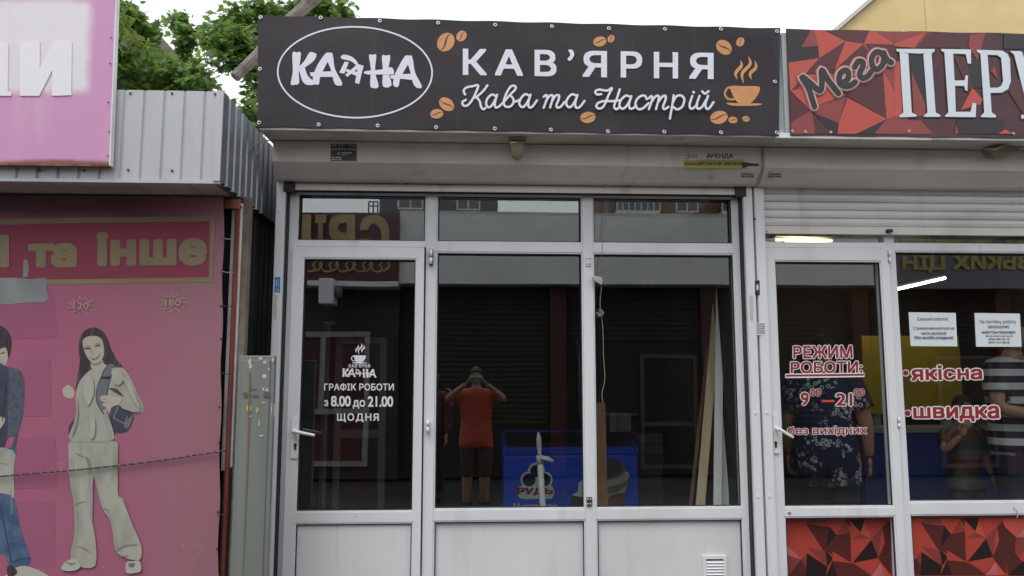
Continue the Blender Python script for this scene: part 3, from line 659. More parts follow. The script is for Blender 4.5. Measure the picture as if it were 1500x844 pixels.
for q, ci in (([(0,15),(245,15),(0,130)],1),([(245,15),(150,160),(0,150),(0,130)],0),([(250,15),(360,15),(520,160),(150,160)],2),([(250,15),(300,15),(300,160),(150,160)],1),([(570,150),(580,60),(700,20),(640,260)],1),([(0,280),(60,250),(60,690),(0,690)],0),
  ([(100,205),(220,205),(250,690),(240,600),(130,340)],3),([(130,340),(240,600),(240,690),(150,690)],1),([(450,210),(590,260),(600,470),(560,500),(540,420)],2),([(590,250),(680,255),(690,470),(600,470),(565,300)],3),([(600,470),(680,560),(660,600),(510,640)],0),
  ([(0,720),(200,720),(300,825),(0,825)],1),([(480,712),(840,712),(840,825),(480,825)],3),([(800,825),(855,790),(910,825)],0),([(465,825),(475,745),(495,825)],1),([(740,340),(800,410),(770,300)],1),([(840,15),(1002,15),(1002,170),(840,170)],3),([(910,400),(1002,410),(1002,690),(880,500)],2)):
    P.poly([(1310+x/5.274, 40+y/5.274) for x, y in q], ci)
random.seed(11)
for k in range(60):
    x = 1510+k*9; y = random.choice((55,90,140,170)); P.poly([(x,y),(x+random.uniform(20,50),y+random.uniform(-15,15)),(x+random.uniform(-5,40),y+random.uniform(10,25))], random.choice((0,1,2,3)))
m.build('faceted_print', BP, B2)
m = MB(); P = Print(m, on_banner(BY)); P.k = 50
MEGA = [[(220,620),(175,480),(122,388),(180,430),(262,497),(278,430),(276,335),(330,420),(405,518)],[(418,440),(470,415),(482,362),(455,338),(415,370),(412,430),(450,462),(500,455),(533,430)],[(527,315),(555,272),(590,278),(590,315),(566,368),(590,400),(630,385),(654,352)],[(748,218),(702,197),(662,240),(666,305),(700,333),(742,300),(755,245),(752,205)],[(752,210),(780,260),(812,280)]]
for wd, mi in ((84,0),(72,4),(62,5)):
    for q in MEGA: P.ribbon([(1150+x/5.28, 40+y/5.28) for x, y in q], wd/5.28, mi)
for q in MEGA: P.ribbon([(1150+x/5.28, 40+y/5.28) for x, y in q], 44/5.28, 2)
m.build('script_lettering', [mat('halo_red_print', (.46,.11,.09), .42), BP[1], mat('black_print', (.035,.030,.034), .42), BP[3], mat('halo_pale_print', (.52,.24,.22), .42), mat('halo_white_print', (.66,.48,.46), .42)], B2)
m = MB(); P = Print(m, on_banner(BY)); P.k = 50
SER = [[(12,170),(310,170),(308,188),(285,205),(318,660),(355,680),(350,693),(228,693),(225,685),(255,660),(222,205),(105,205),(133,660),(172,680),(168,692),(40,697),(38,685),(68,660),(38,195),(14,188)],
 [(358,170),(588,175),(588,285),(563,283),(548,210),(450,205),(462,415),(540,412),(545,375),(565,375),(560,495),(545,490),(535,455),(465,455),(472,655),(585,655),(600,588),(628,590),(625,697),(390,693),(388,685),(415,660),(383,195),(360,185)],
 [(633,178),(715,180),(715,215),(748,660),(782,685),(780,700),(665,697),(663,690),(690,660),(660,205),(635,195)],[(715,180.5),(830,185),(870,210),(888,250),(895,420),(875,480),(825,508),(737,510),(733,470),(795,470),(820,455),(835,420),(820,240),(790,218),(715,215)],
 [(888,187),(968,187),(985,200),(1065,470),(1120,200),(1135,187),(1190,187),(1160,215),(1070,640),(1050,690),(975,712),(975,680),(1010,680),(1030,650),(920,215)]]
for mi, dx, dy in ((1, 9, 9), (1, -4, 6), (0, 0, 0)):
    for q in SER: P.poly([(1310+(x+dx)/5.274, 40+(y+dy)/5.274) for x, y in q], mi)
P.text("КАРНЯ", (1548,74,1780,171), 1, .02); P.text("КАРНЯ", (1546,72,1778,169), 0, .01)
m.build('serif_lettering', [mat('blue_white_print', (.66,.72,.78), .5), mat('shadow_print', (.030,.022,.028), .45)], B2)
for x, y in ((1161,192.5),(1180,193.5),(1217,194),(1332,192),(1484,196),(1324,46),(1466,48)): grommet(B2, x, y, on_banner(BY), .008)
m = MB(); a, b = at(1144,44,-.41), at(1151,198,-.41); m.box(a.x-.002, a.x+.036, -.418, -.406, 2.98, 3.56)
for z in (3.53,3.50,3.30,3.12,3.0): m.tube([(a.x+.012,-.4182,z),(a.x+.012,-.4195,z)], .004, 6, 1)
m.build('joint_strip', [BLUEM, STEEL], S)
# ================================================================ lamps under the soffit, stickers, cord
DUSTY = mat('dusty_plastic', (.33,.29,.19), .6, (.20,.16,.09), 25, .35, .7, bump=.2, bscale=60)
CLEAR = mat('yellowed_lens', (.30,.27,.17), .25, (.20,.17,.10), 18, .4, .7)
o = thing('floodlight', 'dusty yellowed lamp under the soffit, near the middle of the dark banner', 'lamp', at(756,200,-.30))
a, b = at(744,203,-.30), at(770,203,-.30)
m = MB(); m.box(a.x, b.x, -.36, -.255, 2.936, 2.955); m.build('base', DUSTY, o, .003)
x0, x1 = a.x+.003, b.x-.003
m = MB(); m.raw([(x0,-.355,2.936),(x1,-.355,2.936),(x1,-.26,2.936),(x0,-.26,2.936),(x0+.022,-.335,2.845),(x1-.022,-.335,2.845),(x1-.022,-.285,2.845),(x0+.022,-.285,2.845)], [(3,2,1,0),(4,5,6,7),(0,1,5,4),(1,2,6,5),(2,3,7,6),(3,0,4,7)])
m.ball(((x0+x1)/2,-.31,2.848), (.024,.022,.018)); m.build('lens', CLEAR, o, .006)
m = MB(); m.box(x0+.012, x0+.042, -.358, -.354, 2.915, 2.921); m.box(x0+.01, x1-.01, -.357, -.352, 2.926, 2.932, 1); m.build('bracket', [WPL, mat('dark_rust', (.07,.05,.03), .8)], o)
o = thing('floodlight', 'tilted dusty lamp under the soffit below the red banner', 'lamp', at(1468,212,-.30))
M4 = Matrix.Translation(at(1470,212,-.26)) @ Matrix.Rotation(R(-22),4,'Y') @ Matrix.Rotation(R(20),4,'X')
m = MB(); m.box(-.12,.12,-.075,.04,.012,.022, M=M4); m.build('visor', mat('grey_sheet', (.42,.41,.36), .5), o)
m = MB(); m.box(-.105,.105,-.05,.05,-.045,.011, M=M4); m.box(-.09,.09,-.052,-.0505,-.038,.004,1,M=M4); m.build('body', [DUSTY, CLEAR], o, .006)
m = MB(); p = M4.translation; m.box(p.x-.01,p.x+.01,p.y-.01,p.y+.01,p.z,2.957); m.build('bracket', STEEL, o)
SBY = -.2205
def sticker(label, quad, Y, base, builder, mats, name='sticker'):
    m = MB(); c = [at(x, y, Y) for x, y in quad]; m.prism(c, (0,-.0006,0), 0); P = Print(m, on_plane(Y-.0006)); builder(P)
    return m.build(name, mats, label=label, cat='sticker')
SK = mat('black_sticker', (.014,.013,.014), .35); SW = mat('sticker_white', (.62,.62,.62), .5); SYL = mat('sticker_yellow', (.50,.40,.03), .5); SB = mat('sticker_blue', (.025,.20,.55), .4)
def sec(P):
    P.poly([(484,210.5),(523,210.5),(523,211.2),(484,211.2)], 2); P.poly([(484,235.8),(523,235.8),(523,236.5),(484,236.5)], 2); P.poly([(484,211),(484.8,211),(484.8,236.3),(484,236.3)], 2); P.poly([(522.2,211),(523,211),(523,236.3),(522.2,236.3)], 2)
    P.text("ОБ'ЄКТ ПІД", (486,211.6,521.4,215.4), 1, .02, 1.3); P.text("ОХОРОНОЮ", (486,216.7,521.4,220.4), 1, .02, 1.3)
    P.poly([(496.3+r*math.sin(a), 225-r*math.cos(a)) for r, a in [((3.4 if i % 2 == 0 else 1.35), math.pi*i/5) for i in range(10)]], 2)
    
    for x0, x1, y, w in ((501,503.5,224,1.8),(504,507,224,1.8),(507.6,511,224,1.8),(511.5,515,224,1.8),(501,509,226.8,.6),(486,491,231,1.4),(492.5,500,231,1.4),(486,490,234,1.3),(491,494,234,1.3),(495.5,500,234,1.3)): P.poly([(x0,y-w/2),(x1,y-w/2),(x1,y+w/2),(x0,y+w/2)], 1)
sticker('black security sticker with a yellow star on the shutter box', ((484,210.5),(523,210.5),(523,236.5),(484,236.5)), SBY, 0, sec, [SK, SW, SYL])
def rent(P):
    P.poly([(1001.5,235),(1090,235),(1090,246.5),(1001.5,246.5)], 1)
    P.text("АРЕНДА", (1035,225.3,1074,233), 2, .03); P.text("UDS", (1011,227,1021.5,231.5), 3, .01)
    P.ribbon([(1006,228.5),(1009,227.5),(1008,231),(1006,233),(1004.5,231.5)], .9, 2)
    P.text("оренда приміщень на найкращих умовах у місті", (1020,233.8,1096,235.6), 2)
    P.text("www.uds.ua", (1002,238.6,1020,241.4), 2, .03); P.text("(097) 760 51 05  (094) 855 05", (1021.5,237.8,1088,243.2), 2, .015)
sticker('yellow and white rental sticker on the right end of the shutter box', ((1001.5,223.5),(1097,225.5),(1097,246.5),(1001.5,246.5)), SBY, 0, rent, [MATS['dirty_white_metal'], mat('faded_yellow', (.42,.36,.07), .5), INK, mat('grey_ink', (.20,.19,.18), .6)])
m = MB(); q = [(1088,238.5),(1092,238),(1098,239.5),(1111,240.3),(1111.5,243),(1098,243.2),(1090,246),(1088,246.2)]
m.prism([at(x, y, SBY-.0012) for x, y in q], (0,-.006,0)); m.build('tape_scrap', BLKP, label='black torn scrap stuck over the end of the yellow rental sticker', cat='tape')
# small printed maker's marks lie on the slanted lower face of each shutter box
def on_slant(x, y, d):
    y0, z0, y1, z1 = -.214, 2.826, -.135, 2.758
    p = at(x, y, 0); dr = (p-CAM); n = Vector((0, z0-z1, -(y0-y1)))  # plane through the slant
    n = Vector((0, -(z0-z1), (y0-y1))).normalized(); q = Vector((0, y0, z0)); t = (q-CAM).dot(n)/dr.dot(n)
    r = CAM+dr*t; return r + (n if n.y < 0 else -n)*(d+.0008)
for x, lab in ((1085,'small printed shutter fitter mark on the coffee kiosk side of the box joint'),(1125,'small printed shutter fitter mark on the salon side of the box joint')):
    m = MB(); P = Print(m, on_slant)
    P.ribbon([(x,252.6),(x+8,254.0),(x+18,253.4)], .6, 0, 3); P.poly([(x,255.2),(x+19,255.4),(x+19,256.4),(x,256.2)], 0); P.text("068 05  050 86", (x,257.6,x+19,259.6), 0, .04)
    m.build('sticker', INK, label=lab, cat='sticker')
def blue(P):
    P.poly([(404.3,409.5),(405.6,409.5),(405.6,419),(404.3,419)], 1); P.ellipse(406.6, 425, 2.2, 2.2, 0, 1); P.ellipse(406.6, 425, 1.5, 1.5, 0, 0); P.poly([(407.7,408),(408.3,408),(408.3,421),(407.7,421)], 1)
sticker('small blue sticker on the left guide rail', ((402.6,406),(410.6,406),(410.2,428.5),(402.2,428.5)), -.089, 0, blue, [SB, SW])
def redb(P): 
    P.poly([(1107,412),(1112,412),(1112.3,431),(1107.3,431)], 1); P.ellipse(1109.6,421,1.9,4.5,0,2); pass
sticker('small red and black sticker on the salon guide rail', ((1106,411),(1112.6,411),(1113,432),(1106.4,432)), -.089, 0, redb, [SK, mat('dark_red_sticker', (.09,.01,.02), .4), SW])
def lab_(P):
    for i in range(4): [P.poly([(1110+i*2.6,474+j*3.2),(1111.7+i*2.6,474+j*3.2),(1111.7+i*2.6,476.4+j*3.2-(i+j)%2*.7),(1110+i*2.6,476.4+j*3.2-(i+j)%2*.7)], 1) for j in range(5)]
sticker('small white printed label turned sideways on the salon guide rail', ((1109,472.5),(1120.5,472.5),(1121,491),(1109.4,491)), -.089, 0, lab_, [EDGE, mat('blue_grey_ink', (.10,.11,.16), .6)])
def pap(P): pass
sticker('pale grey paper strip on the coffee kiosk right rail', ((1098,433),(1103,433),(1103.5,469),(1098.5,469)), -.0895, 0, pap, [mat('old_tape', (.52,.51,.48), .6)])
sticker('pale tape strip low on the left guide rail below the blue sticker', ((401.5,432),(406,432),(405,468),(400.5,468)), -.089, 0, pap, [MATS['old_tape']])
# cord with a rag hanging from the shutter bar
o = thing('pull_cord', 'frayed cord with a rag and a knot hanging before the right-hand window', 'cord', at(886,280,-.06))
CORD = mat('dirty_cord', (.25,.22,.185), .9, (.12,.105,.085), 60, .4, .7)
m = MB(); p = at(888.5,272,-.085); m.tube([p+Vector((0,.02,0)), p+Vector((0,-.004,0))], .011, 10, 1); m.ball(p+Vector((0,-.006,0)), .006, 1); m.build('eyelet', [CORD, STEEL], o)
m = MB(); m.tube(smooth_path([at(x, y, -.05-.02*(i == 0)) for i, (x, y) in enumerate(((888,275),(887,320),(883,352),(880.5,400)))], 5), .0016, 6)
m.tube(smooth_path([at(x, y, -.045) for x, y in ((880.5,398),(881,420),(879,440),(879.5,456))], 5), .0027, 6); m.tube(smooth_path([at(x, y, -.04) for x, y in ((879.5,456),(883,480),(884,520),(886,555),(882,575),(883,592))], 5), .0026, 6)
m.build('cord', CORD, o)
random.seed(5); m = MB()
pts = [at(x, y, -.042) for x, y in ((866,407),(872,404.5),(880,406),(883,412),(880,418),(875,415),(868,411))]
m.prism(pts, (0,-.018,0)); m.build('rag', mat('rag_cloth', (.50,.44,.38), .9, (.28,.23,.19), 40, .4, .7), o, .004)
m = MB(); k = at(878.5,459,-.05)
for i in range(14):
    a = random.uniform(0, 6.3); m.tube([k, k+Vector((.018*math.cos(a), -.008, .018*math.sin(a))), k+Vector((.024*math.cos(a+.5), -.004, .024*math.sin(a+.5)))], [.005,.004,.0025], 5)
m.build('knot', CORD, o)
# ================================================================ old metal kiosk on the left
GALV = mat('pale_painted_steel', (.50,.52,.54), .42, (.40,.41,.42), 2.0, .4, .75, (1.5,1,.2), detail=8, spec=.5, grime=((.30,.29,.27), .35))
GALV2 = mat('bare_galvanised_steel', (.24,.26,.29), .32, (.15,.165,.19), 3, .4, .75, (1,1,.15), metal=.55)
DARKS = mat('near_black_steel', (.030,.033,.040), .42, (.018,.02,.024), 3, .4, .7, (1,1,.2))  # near-black base colour of the lower side wall
RUST = mat('rust', (.17,.055,.028), .85, (.30,.12,.07), 22, .4, .65, bump=.3, bscale=50)
RUSTD = mat('rusty_screw', (.07,.05,.045), .7)
XS = at(325,200,-.75).x                     # right-hand corner of the eaves
ZB, ZT = at(320,266,-.75).z, at(320,134,-.75).z
LX = -5.2
L = thing('metal_kiosk', 'old metal-clad kiosk with a white ribbed eaves band and pink advertising mesh', 'kiosk', (-3.2, 0, 0))
def sheet_profile(n0, n1, pitch, rib, h):
    """(along, out) outline of a ribbed sheet from n0 to n1"""
    out = []; k = n0
    while k > n1:
        out += [(k, h), (k-pitch+rib*2, h), (k-pitch+rib*1.3, 0), (k-pitch+rib*.7, 0), (k-pitch, h)]; k -= pitch
    return out
m = MB(); pr_ = sheet_profile(XS, LX, .098, .009, .009)
vs = [(x, -.75-o+.009, z) for z in (ZB, ZT) for x, o in pr_]; n = len(pr_)
m.raw(vs, [(i, i+1, n+i+1, n+i) for i in range(n-1)])
m.box(LX, XS-.002, -.735, -.70, ZB, ZT)
for px, py in ((191,137),(252,137),(315,138),(188,249),(252,250),(315,251),(317,257),(58,250),(123,250)):
    p = at(px, py, -.752); m.tube([p, p+Vector((0,-.003,0))], .006, 8, 1)
m.box(XS-.03, XS+.003, -.764, -.752, ZB, ZT, 0); m.box(LX, XS, -.757, -.735, ZB-.012, ZB+.004, 0)
m.build('eaves_band', [GALV, RUSTD], L)
m = MB(); pr_ = [(y, o) for y, o in sheet_profile(0, -3.4, .105, .016, .016)]; n = len(pr_)
vs = [(XS+.004+o-.016, -.75-y, z) for z in (ZB, ZT-.002) for y, o in pr_]
m.raw(vs, [(i, i+1, n+i+1, n+i) for i in range(n-1)]); m.box(XS-.04, XS-.015, -.73, 2.6, ZB, ZT-.005)
m.build('eaves_side', GALV2, L)
m = MB(); WX = XS-.045
for k in range(34):                       # lower side wall
    pass
pr_ = sheet_profile(0, -3.2, .105, .014, .014); n = len(pr_)
vs = [(WX+o-.014, -.37-y, z) for z in (0.05, ZB+.1) for y, o in pr_]
m.raw(vs, [(i, i+1, n+i+1, n+i) for i in range(n-1)]); m.box(WX-.06, WX-.02, -.36, 2.6, .05, ZB+.1)
m.build('side_wall', DARKS, L)
m = MB(); m.box(LX, XS-.045, -.70, 2.6, ZT-.06, ZT-.02); m.build('roof', GALV2, L)
m = MB()
for k in range(30):
    x = XS-.05-k*.135; 
    if x-.13 > LX: m.prism([(x, -.735, ZB+.004),(x-.130, -.735, ZB+.004),(x-.130, -.28, ZB+.004),(x, -.28, ZB+.004)], (0,0,.012))
m.box(LX, XS-.045, -.735, -.28, ZB+.018, ZB+.03, 1); m.build('soffit', [mat('brown_soffit_board', (.52,.45,.40), .6, (.36,.30,.27), 3, .4, .7, (1,3,1)), GASK_GAP], L)
m = MB(); m.box(LX, WX-.11, -.35, -.29, .05, ZB+.003); m.box(LX, WX-.05, -.40, -.35, 2.47, ZB+.003, 1); m.build('front_wall', [mat('dim_panel', (.10,.095,.09), .7, (.06,.055,.05), 2, .4, .7), RUST], L)
# posts beside the mesh
YP = -.405
def post(name, pl, pr2, mtl, y0=YP, y1=YP+.03, zt=ZB+.01, zb=.05, y=520):
    a, b = at(pl, y, y0), at(pr2, y, y0); m = MB(); m.box(a.x, b.x, y0, y1, zb, zt); return m.build(name, mtl, L, .003)
REDP = mat('red_oxide_paint', (.19,.035,.028), .55, (.13,.028,.022), 8, .4, .7, (1,1,.2))
post('red_post', 336.5, 342, REDP, -.425, -.395)
post('pale_post', 330.5, 336, mat('grey_white_paint', (.42,.40,.38), .5, (.30,.28,.27), 6, .4, .7), -.41, -.38, ZB+.01, at(333,690,-.41).z)
post('white_post', 342.5, 346.5, mat('white_paint_worn', (.62,.60,.58), .5, (.45,.43,.41), 7, .4, .7), -.41, -.38, ZB-.03, at(345,685,-.41).z)
post('corner_post', 347.5, 357, mat('bare_concrete_post', (.20,.175,.145), .85, (.12,.10,.085), 9, .4, .7, bump=.3), -.40, -.34)
m = MB(); a = at(333,298,-.42); m.box(a.x-.01, at(352,298,-.42).x, -.435, -.41, a.z-.03, a.z+.02); 
p = at(353,304,-.402); m.tube([p, p+Vector((0,-.012,0))], .009, 8)
m.build('bracket', RUST, L)
# ---------------------------------------------------------------- pink advertising mesh
MY = -.45
PINK = mat('pink_mesh_print', (.37,.092,.178), .6, (.345,.115,.178), 1.1, .35, .7, (1,1,1), detail=5, bump=.12, bscale=5)
n_ = PINK.node_tree; L_ = n_.links; b_ = n_.nodes['Principled BSDF']; src = b_.inputs['Base Color'].links[0].from_socket
def _mx(fac, a, col):
    q = n_.nodes.new('ShaderNodeMixRGB'); L_.new(fac, q.inputs[0]); L_.new(a, q.inputs[1]); q.inputs[2].default_value = col; return q.outputs[0]
def _mr(sock, e0, e1, o1=1.0):
    q = n_.nodes.new('ShaderNodeMapRange'); q.interpolation_type = 'SMOOTHSTEP'; q.inputs['From Min'].default_value = e0; q.inputs['From Max'].default_value = e1; q.inputs['To Max'].default_value = o1; L_.new(sock, q.inputs[0]); return q.outputs[0]
def _mt(op, a, b):
    q = n_.nodes.new('ShaderNodeMath'); q.operation = op
    for i, v in enumerate((a, b)):
        if isinstance(v, (int, float)): q.inputs[i].default_value = v
        else: L_.new(v, q.inputs[i])
    return q.outputs[0]
tc_ = n_.nodes.new('ShaderNodeTexCoord'); sp_ = n_.nodes.new('ShaderNodeSeparateXYZ'); L_.new(tc_.outputs['Object'], sp_.inputs[0]); nz_ = n_.nodes.new('ShaderNodeTexNoise'); nz_.inputs['Scale'].default_value = 3; nz_.inputs['Detail'].default_value = 6; L_.new(tc_.outputs['Object'], nz_.inputs[0])
wx = _mt('ADD', sp_.outputs[0], _mt('MULTIPLY', nz_.outputs[0], .3)); wz = _mt('ADD', sp_.outputs[2], _mt('MULTIPLY', nz_.outputs[0], .10))
c1_ = _mx(_mr(wx, -1.85, -1.15, .55), src, (.27,.165,.165,1))               # bleached towards the open edge
zt0 = at(100,300,-.45).z+.03
c2_ = _mx(_mt('MULTIPLY', _mr(wz, zt0-.09, zt0-.01), _mr(wx, -1.05, -1.75, .9)), c1_, (.10,.035,.035,1))   # brown water stain along the top
L_.new(c2_, b_.inputs['Base Color'])
D1 = thing('advertising_mesh', 'large faded pink advertising mesh with two printed young people, laced to the metal kiosk', 'banner', (-2.3, MY, .05))
TRc = at(328,297,MY); BRc = at(319.5,844,MY)
NX, NZ = 70, 40
def mwarp(x, z): return .0045*noise.noise(Vector((x*.5, z*.4, 9)))
vs = []
x_r = lambda z: BRc.x + (TRc.x-BRc.x)*(z-BRc.z)/(TRc.z-BRc.z) + .004*math.sin(z*14)
for j in range(NZ+1):
    z = .15 + (TRc.z+.03-.15)*j/NZ
    for i in range(NX+1):
        x = -3.6 + (x_r(z)+3.6)*i/NX; vs.append(Vector((x, MY+mwarp(x, z), z)))
fs = [(j*(NX+1)+i, j*(NX+1)+i+1, (j+1)*(NX+1)+i+1, (j+1)*(NX+1)+i) for j in range(NZ) for i in range(NX)]
m = MB(); m.raw(vs, fs, 0, True); m.raw([v+Vector((0,.003,0)) for v in vs], [tuple(reversed(f)) for f in fs], 0, True); m.build('sheet', PINK, D1)
def on_mesh(x, y, d):
    p = at(x, y, MY); return Vector((p.x, MY+mwarp(p.x, p.z)-.0009-d*.6, p.z))
def dense(pts, step=14, closed=True):
    out = []; n = len(pts)
    for i in range(n):
        a, b = pts[i], pts[(i+1) % n]; k = max(1, int(math.hypot(b[0]-a[0], b[1]-a[1])/step))
        out += [(a[0]+(b[0]-a[0])*t/k, a[1]+(b[1]-a[1])*t/k) for t in range(k)]
    return out
def strip(P, x0, y0, x1, y1, w, mi): # straight band in small quads so that it follows the sheet
    P.ribbon([(x0+(x1-x0)*t/12, y0+(y1-y0)*t/12) for t in range(13)], w, mi, cap=False, straight=True)
GOLD = mat('faded_gold_print', (.27,.215,.12), .6, (.22,.17,.095), 3, .4, .7); CRIM = mat('crimson_print', (.27,.030,.068), .6, (.23,.032,.065), 2, .4, .7)
m = MB(); P = Print(m, on_mesh)
for k in range(26): 
    x = -60+k*14.1; y0, y1 = 340-(x)*.045*.3, 412-(x)*.045*.12
    P.k = 0; P.poly([(x,330+ (320-330)*(x+0)/310),(x+14.1,330+(320-330)*(x+14.1)/310),(x+14.1,413-5*(x+14.1)/310),(x,413-5*x/310)], 0)
P.k = 2
strip(P, -60, 325.5, 313, 320.5, 7, 1); strip(P, -60, 415, 313, 410, 7, 1); strip(P, 312.5, 318, 309, 412, 6.5, 1)
P.text("та", ((41,357),(113,356),(113,392),(41,393)), 1, .06); P.text("інше", ((142,340),(303,337),(303,389),(142,391)), 1, .06, 1.08); P.text("Я", ((-26,345),(14,344),(14,392),(-26,393)), 1, .06)
m.build('headline', [CRIM, GOLD], D1)
m = MB(); P = Print(m, on_mesh)
def stain(pts, mi): P.poly(dense(pts), mi)
stain([(0,428),(78,425),(84,490),(84,495),(0,497)],0); stain([(35,527),(74,526),(74,610),(35,610)],0); stain([(22,642),(82,641),(83,714),(22,716)],0); stain([(22,735),(81,735),(80,830),(25,830)],0); 
m.build('print_blocks', [mat('darker_pink_print', (.325,.078,.162), .6, (.305,.102,.162), 1.1, .35, .7, detail=5)], D1)
BUR = mat('pale_outline_print', (.42,.31,.25), .6)
random.seed(3)
for cx, cy, txt in ((120,448,"120"),(254,443.5,"180")):
    m = MB(); P = Print(m, on_mesh); P.k = 3; q = []
    for i in range(22):
        a = 2*math.pi*i/22; r = (1.0 if i % 2 == 0 else .55)*random.uniform(.85,1.1); q.append((cx+19.5*r*math.cos(a), cy+13.5*r*math.sin(a)))
    for i in range(22): P.ribbon([q[i], q[(i+1) % 22]], .75, 0, cap=False, straight=True)
    P.text(txt, (cx-11,cy-4.5,cx+11,cy+5), 0)
    m.build('price_burst', BUR, D1)
m = MB(); P = Print(m, on_mesh); P.k = 3
P.ribbon([(86,680),(92,678),(90,690)], .8, 0); 
for q in ([(268,797),(270,804)],[(286,800),(292,798),(288,806)],[(281,826),(298,802)],[(284,830),(290,818)],[(270,713),(274,716)],[(150,828),(154,834)]): P.ribbon(q, .9, 0)
m.build('scratches', BUR, D1)
PR = [mat('print_grey_green', (.375,.375,.315), .65, (.27,.285,.245), 9, .42, .72, (1.6,1,.6), detail=9, dist=.6), mat('print_dark_hair', (.030,.022,.030), .65, (.12,.085,.095), 26, .45, .75, (1.5,1,.12), dist=1.2), mat('print_face', (.42,.385,.32), .65), mat('print_dark_blue', (.030,.035,.065), .65, (.05,.06,.10), 12, .4, .7), mat('print_mid_grey', (.13,.15,.165), .65),
      mat('print_denim', (.035,.075,.17), .65, (.09,.14,.22), 14, .4, .7), mat('print_sweater', (.06,.07,.10), .65, (.10,.11,.14), 40, .4, .7), mat('print_shade', (.215,.215,.185), .65), mat('print_pink_line', (.42,.22,.30), .6), mat('print_light', (.42,.42,.37), .65), mat('print_half_shade', (.325,.328,.275), .65, (.24,.25,.215), 9, .42, .7, (1.6,1,.6), detail=9, dist=.6), mat('print_half_light', (.395,.395,.332), .65, (.30,.315,.27), 9, .42, .72, (1.6,1,.6), detail=9, dist=.6)]
m = MB(); P = Print(m, on_mesh)
T = lambda q: tri(q, 4.965, 70, 470); U2 = lambda q: tri(q, 3.77, 70, 620)
B = lambda q, mi, n=3: P.poly(dense([(p[0], p[1]) for p in smooth_path(q, n, True)], 20), mi)
B(T([(235,130),(268,75),(330,48),(390,68),(432,120),(460,200),(505,285),(545,340),(430,325),(330,355),(265,400),(215,480),(222,390),(235,290),(226,200)]),1)
B(T([(600,410),(612,425),(606,435)]),1)
B(T([(220,430),(205,500),(222,580),(205,690),(160,760),(155,830),(178,800),(215,690),(245,560)]),1)
B(T([(110,500),(130,478),(155,466),(190,500),(195,545),(170,565),(120,548)]),2)
B(T([(325,350),(380,330),(440,322),(500,342),(545,343),(600,410),(650,520),(695,610),(690,668),(630,668),(510,625),(430,660),(470,760),(492,830),(470,870),(170,870),(190,750),(220,640),(205,540),(235,440),(280,385)]),0)
B(T([(320,300),(395,285),(435,322),(400,345),(330,355)]),2); B(T([(335,305),(400,290),(380,320),(330,325)]),7)
B(T([(256,145),(285,118),(330,110),(375,118),(400,150),(412,215),(405,262),(380,296),(345,310),(310,292),(280,250),(262,200)]),2)
B(T([(395,115),(430,170),(445,260),(430,320),(405,300),(412,230),(405,165)]),1)
B(T([(440,318),(487,330),(455,430),(430,545),(425,640),(385,640),(358,575),(362,490),(400,390)]),4)
P.ribbon(T([(440,318),(398,390),(362,490),(356,575),(385,640),(440,720),(490,810)]), 1.6, 1); P.ribbon(T([(487,330),(455,430),(432,540)]), 1.3, 1)
P.ribbon(T([(388,414),(455,414)]), 4, 1, straight=True, cap=False)
B(T([(450,490),(510,500),(560,560),(540,545),(490,520)]),1)
B(T([(470,640),(515,615),(620,680),(612,740),(578,802),(495,806),(450,720)]),3); P.ribbon(T([(512,628),(480,705),(560,748),(580,700)]), 1.1, 8, straight=True)
B(T([(555,760),(600,700),(622,690),(590,780)]),4); B(T([(480,800),(510,770),(530,805)]),1)
P.ribbon(T([(440,730),(470,790),(490,815),(478,845)]), 1.8, 1)
B(T([(385,552),(430,543),(500,552),(545,565),(520,610),(470,625),(450,680),(435,640),(400,612),(410,590),(388,580)]),2)
for q in ([(395,575),(430,572)],[(398,598),(440,592)]): P.ribbon(T(q), .7, 7)
P.ribbon(T([(272,206),(292,199),(310,202)]), 1.3, 1); P.ribbon(T([(350,186),(368,178),(382,180)]), 1.3, 1); P.ribbon(T([(268,192),(290,184),(312,190)]), .7, 4); P.ribbon(T([(345,172),(365,166),(384,168)]), .7, 4)
P.ribbon(T([(312,262),(330,276),(355,270),(380,246)]), 1.3, 7); P.ribbon(T([(322,268),(345,270),(372,252)]), .9, 9); P.ribbon(T([(322,200),(326,235),(336,240)]), .6, 7)
B(U2([(130,98),(250,103),(378,100),(390,160),(390,300),(392,395),(415,415),(440,480),(475,570),(518,672),(516,748),(470,752),(430,740),(378,705),(362,600),(345,530),(303,462),(275,360),(258,290),(250,420),(250,540),(268,650),(266,785),(185,792),(130,745),(152,600),(145,430),(128,330),(120,200)]),0)
P.ribbon(U2([(130,102),(250,106),(375,104)]), .8, 7)
B(U2([(128,200),(150,210),(165,330),(172,470),(175,600),(160,740),(132,742),(152,600),(146,430),(130,330)]),10); B(U2([(225,230),(250,290),(252,420),(250,540),(235,520),(232,400)]),10); B(U2([(262,300),(290,380),(330,470),(370,560),(395,690),(380,700),(362,600),(345,530),(303,462)]),10); B(U2([(360,120),(378,120),(388,200),(388,300),(372,260)]),10)
B(U2([(455,560),(480,580),(515,672),(515,740),(495,700)]),11); B(U2([(180,300),(205,330),(215,480),(205,620),(190,480)]),11); B(U2([(310,180),(345,220),(350,330),(330,300)]),11)
B(T([(430,660),(470,760),(490,840),(470,860),(440,760),(415,690)]),10); B(T([(205,560),(222,590),(225,700),(200,800),(178,840),(195,740),(215,650)]),10); B(T([(280,400),(330,420),(340,520),(300,620),(270,540),(262,470)]),11); B(T([(555,420),(600,440),(650,560),(680,640),(640,600),(590,500)]),11); B(T([(560,590),(620,610),(680,650),(630,664),(540,630)]),10); B(T([(470,350),(520,360),(560,420),(520,470),(480,440)]),11); B(T([(320,700),(350,720),(345,840),(310,844)]),11)
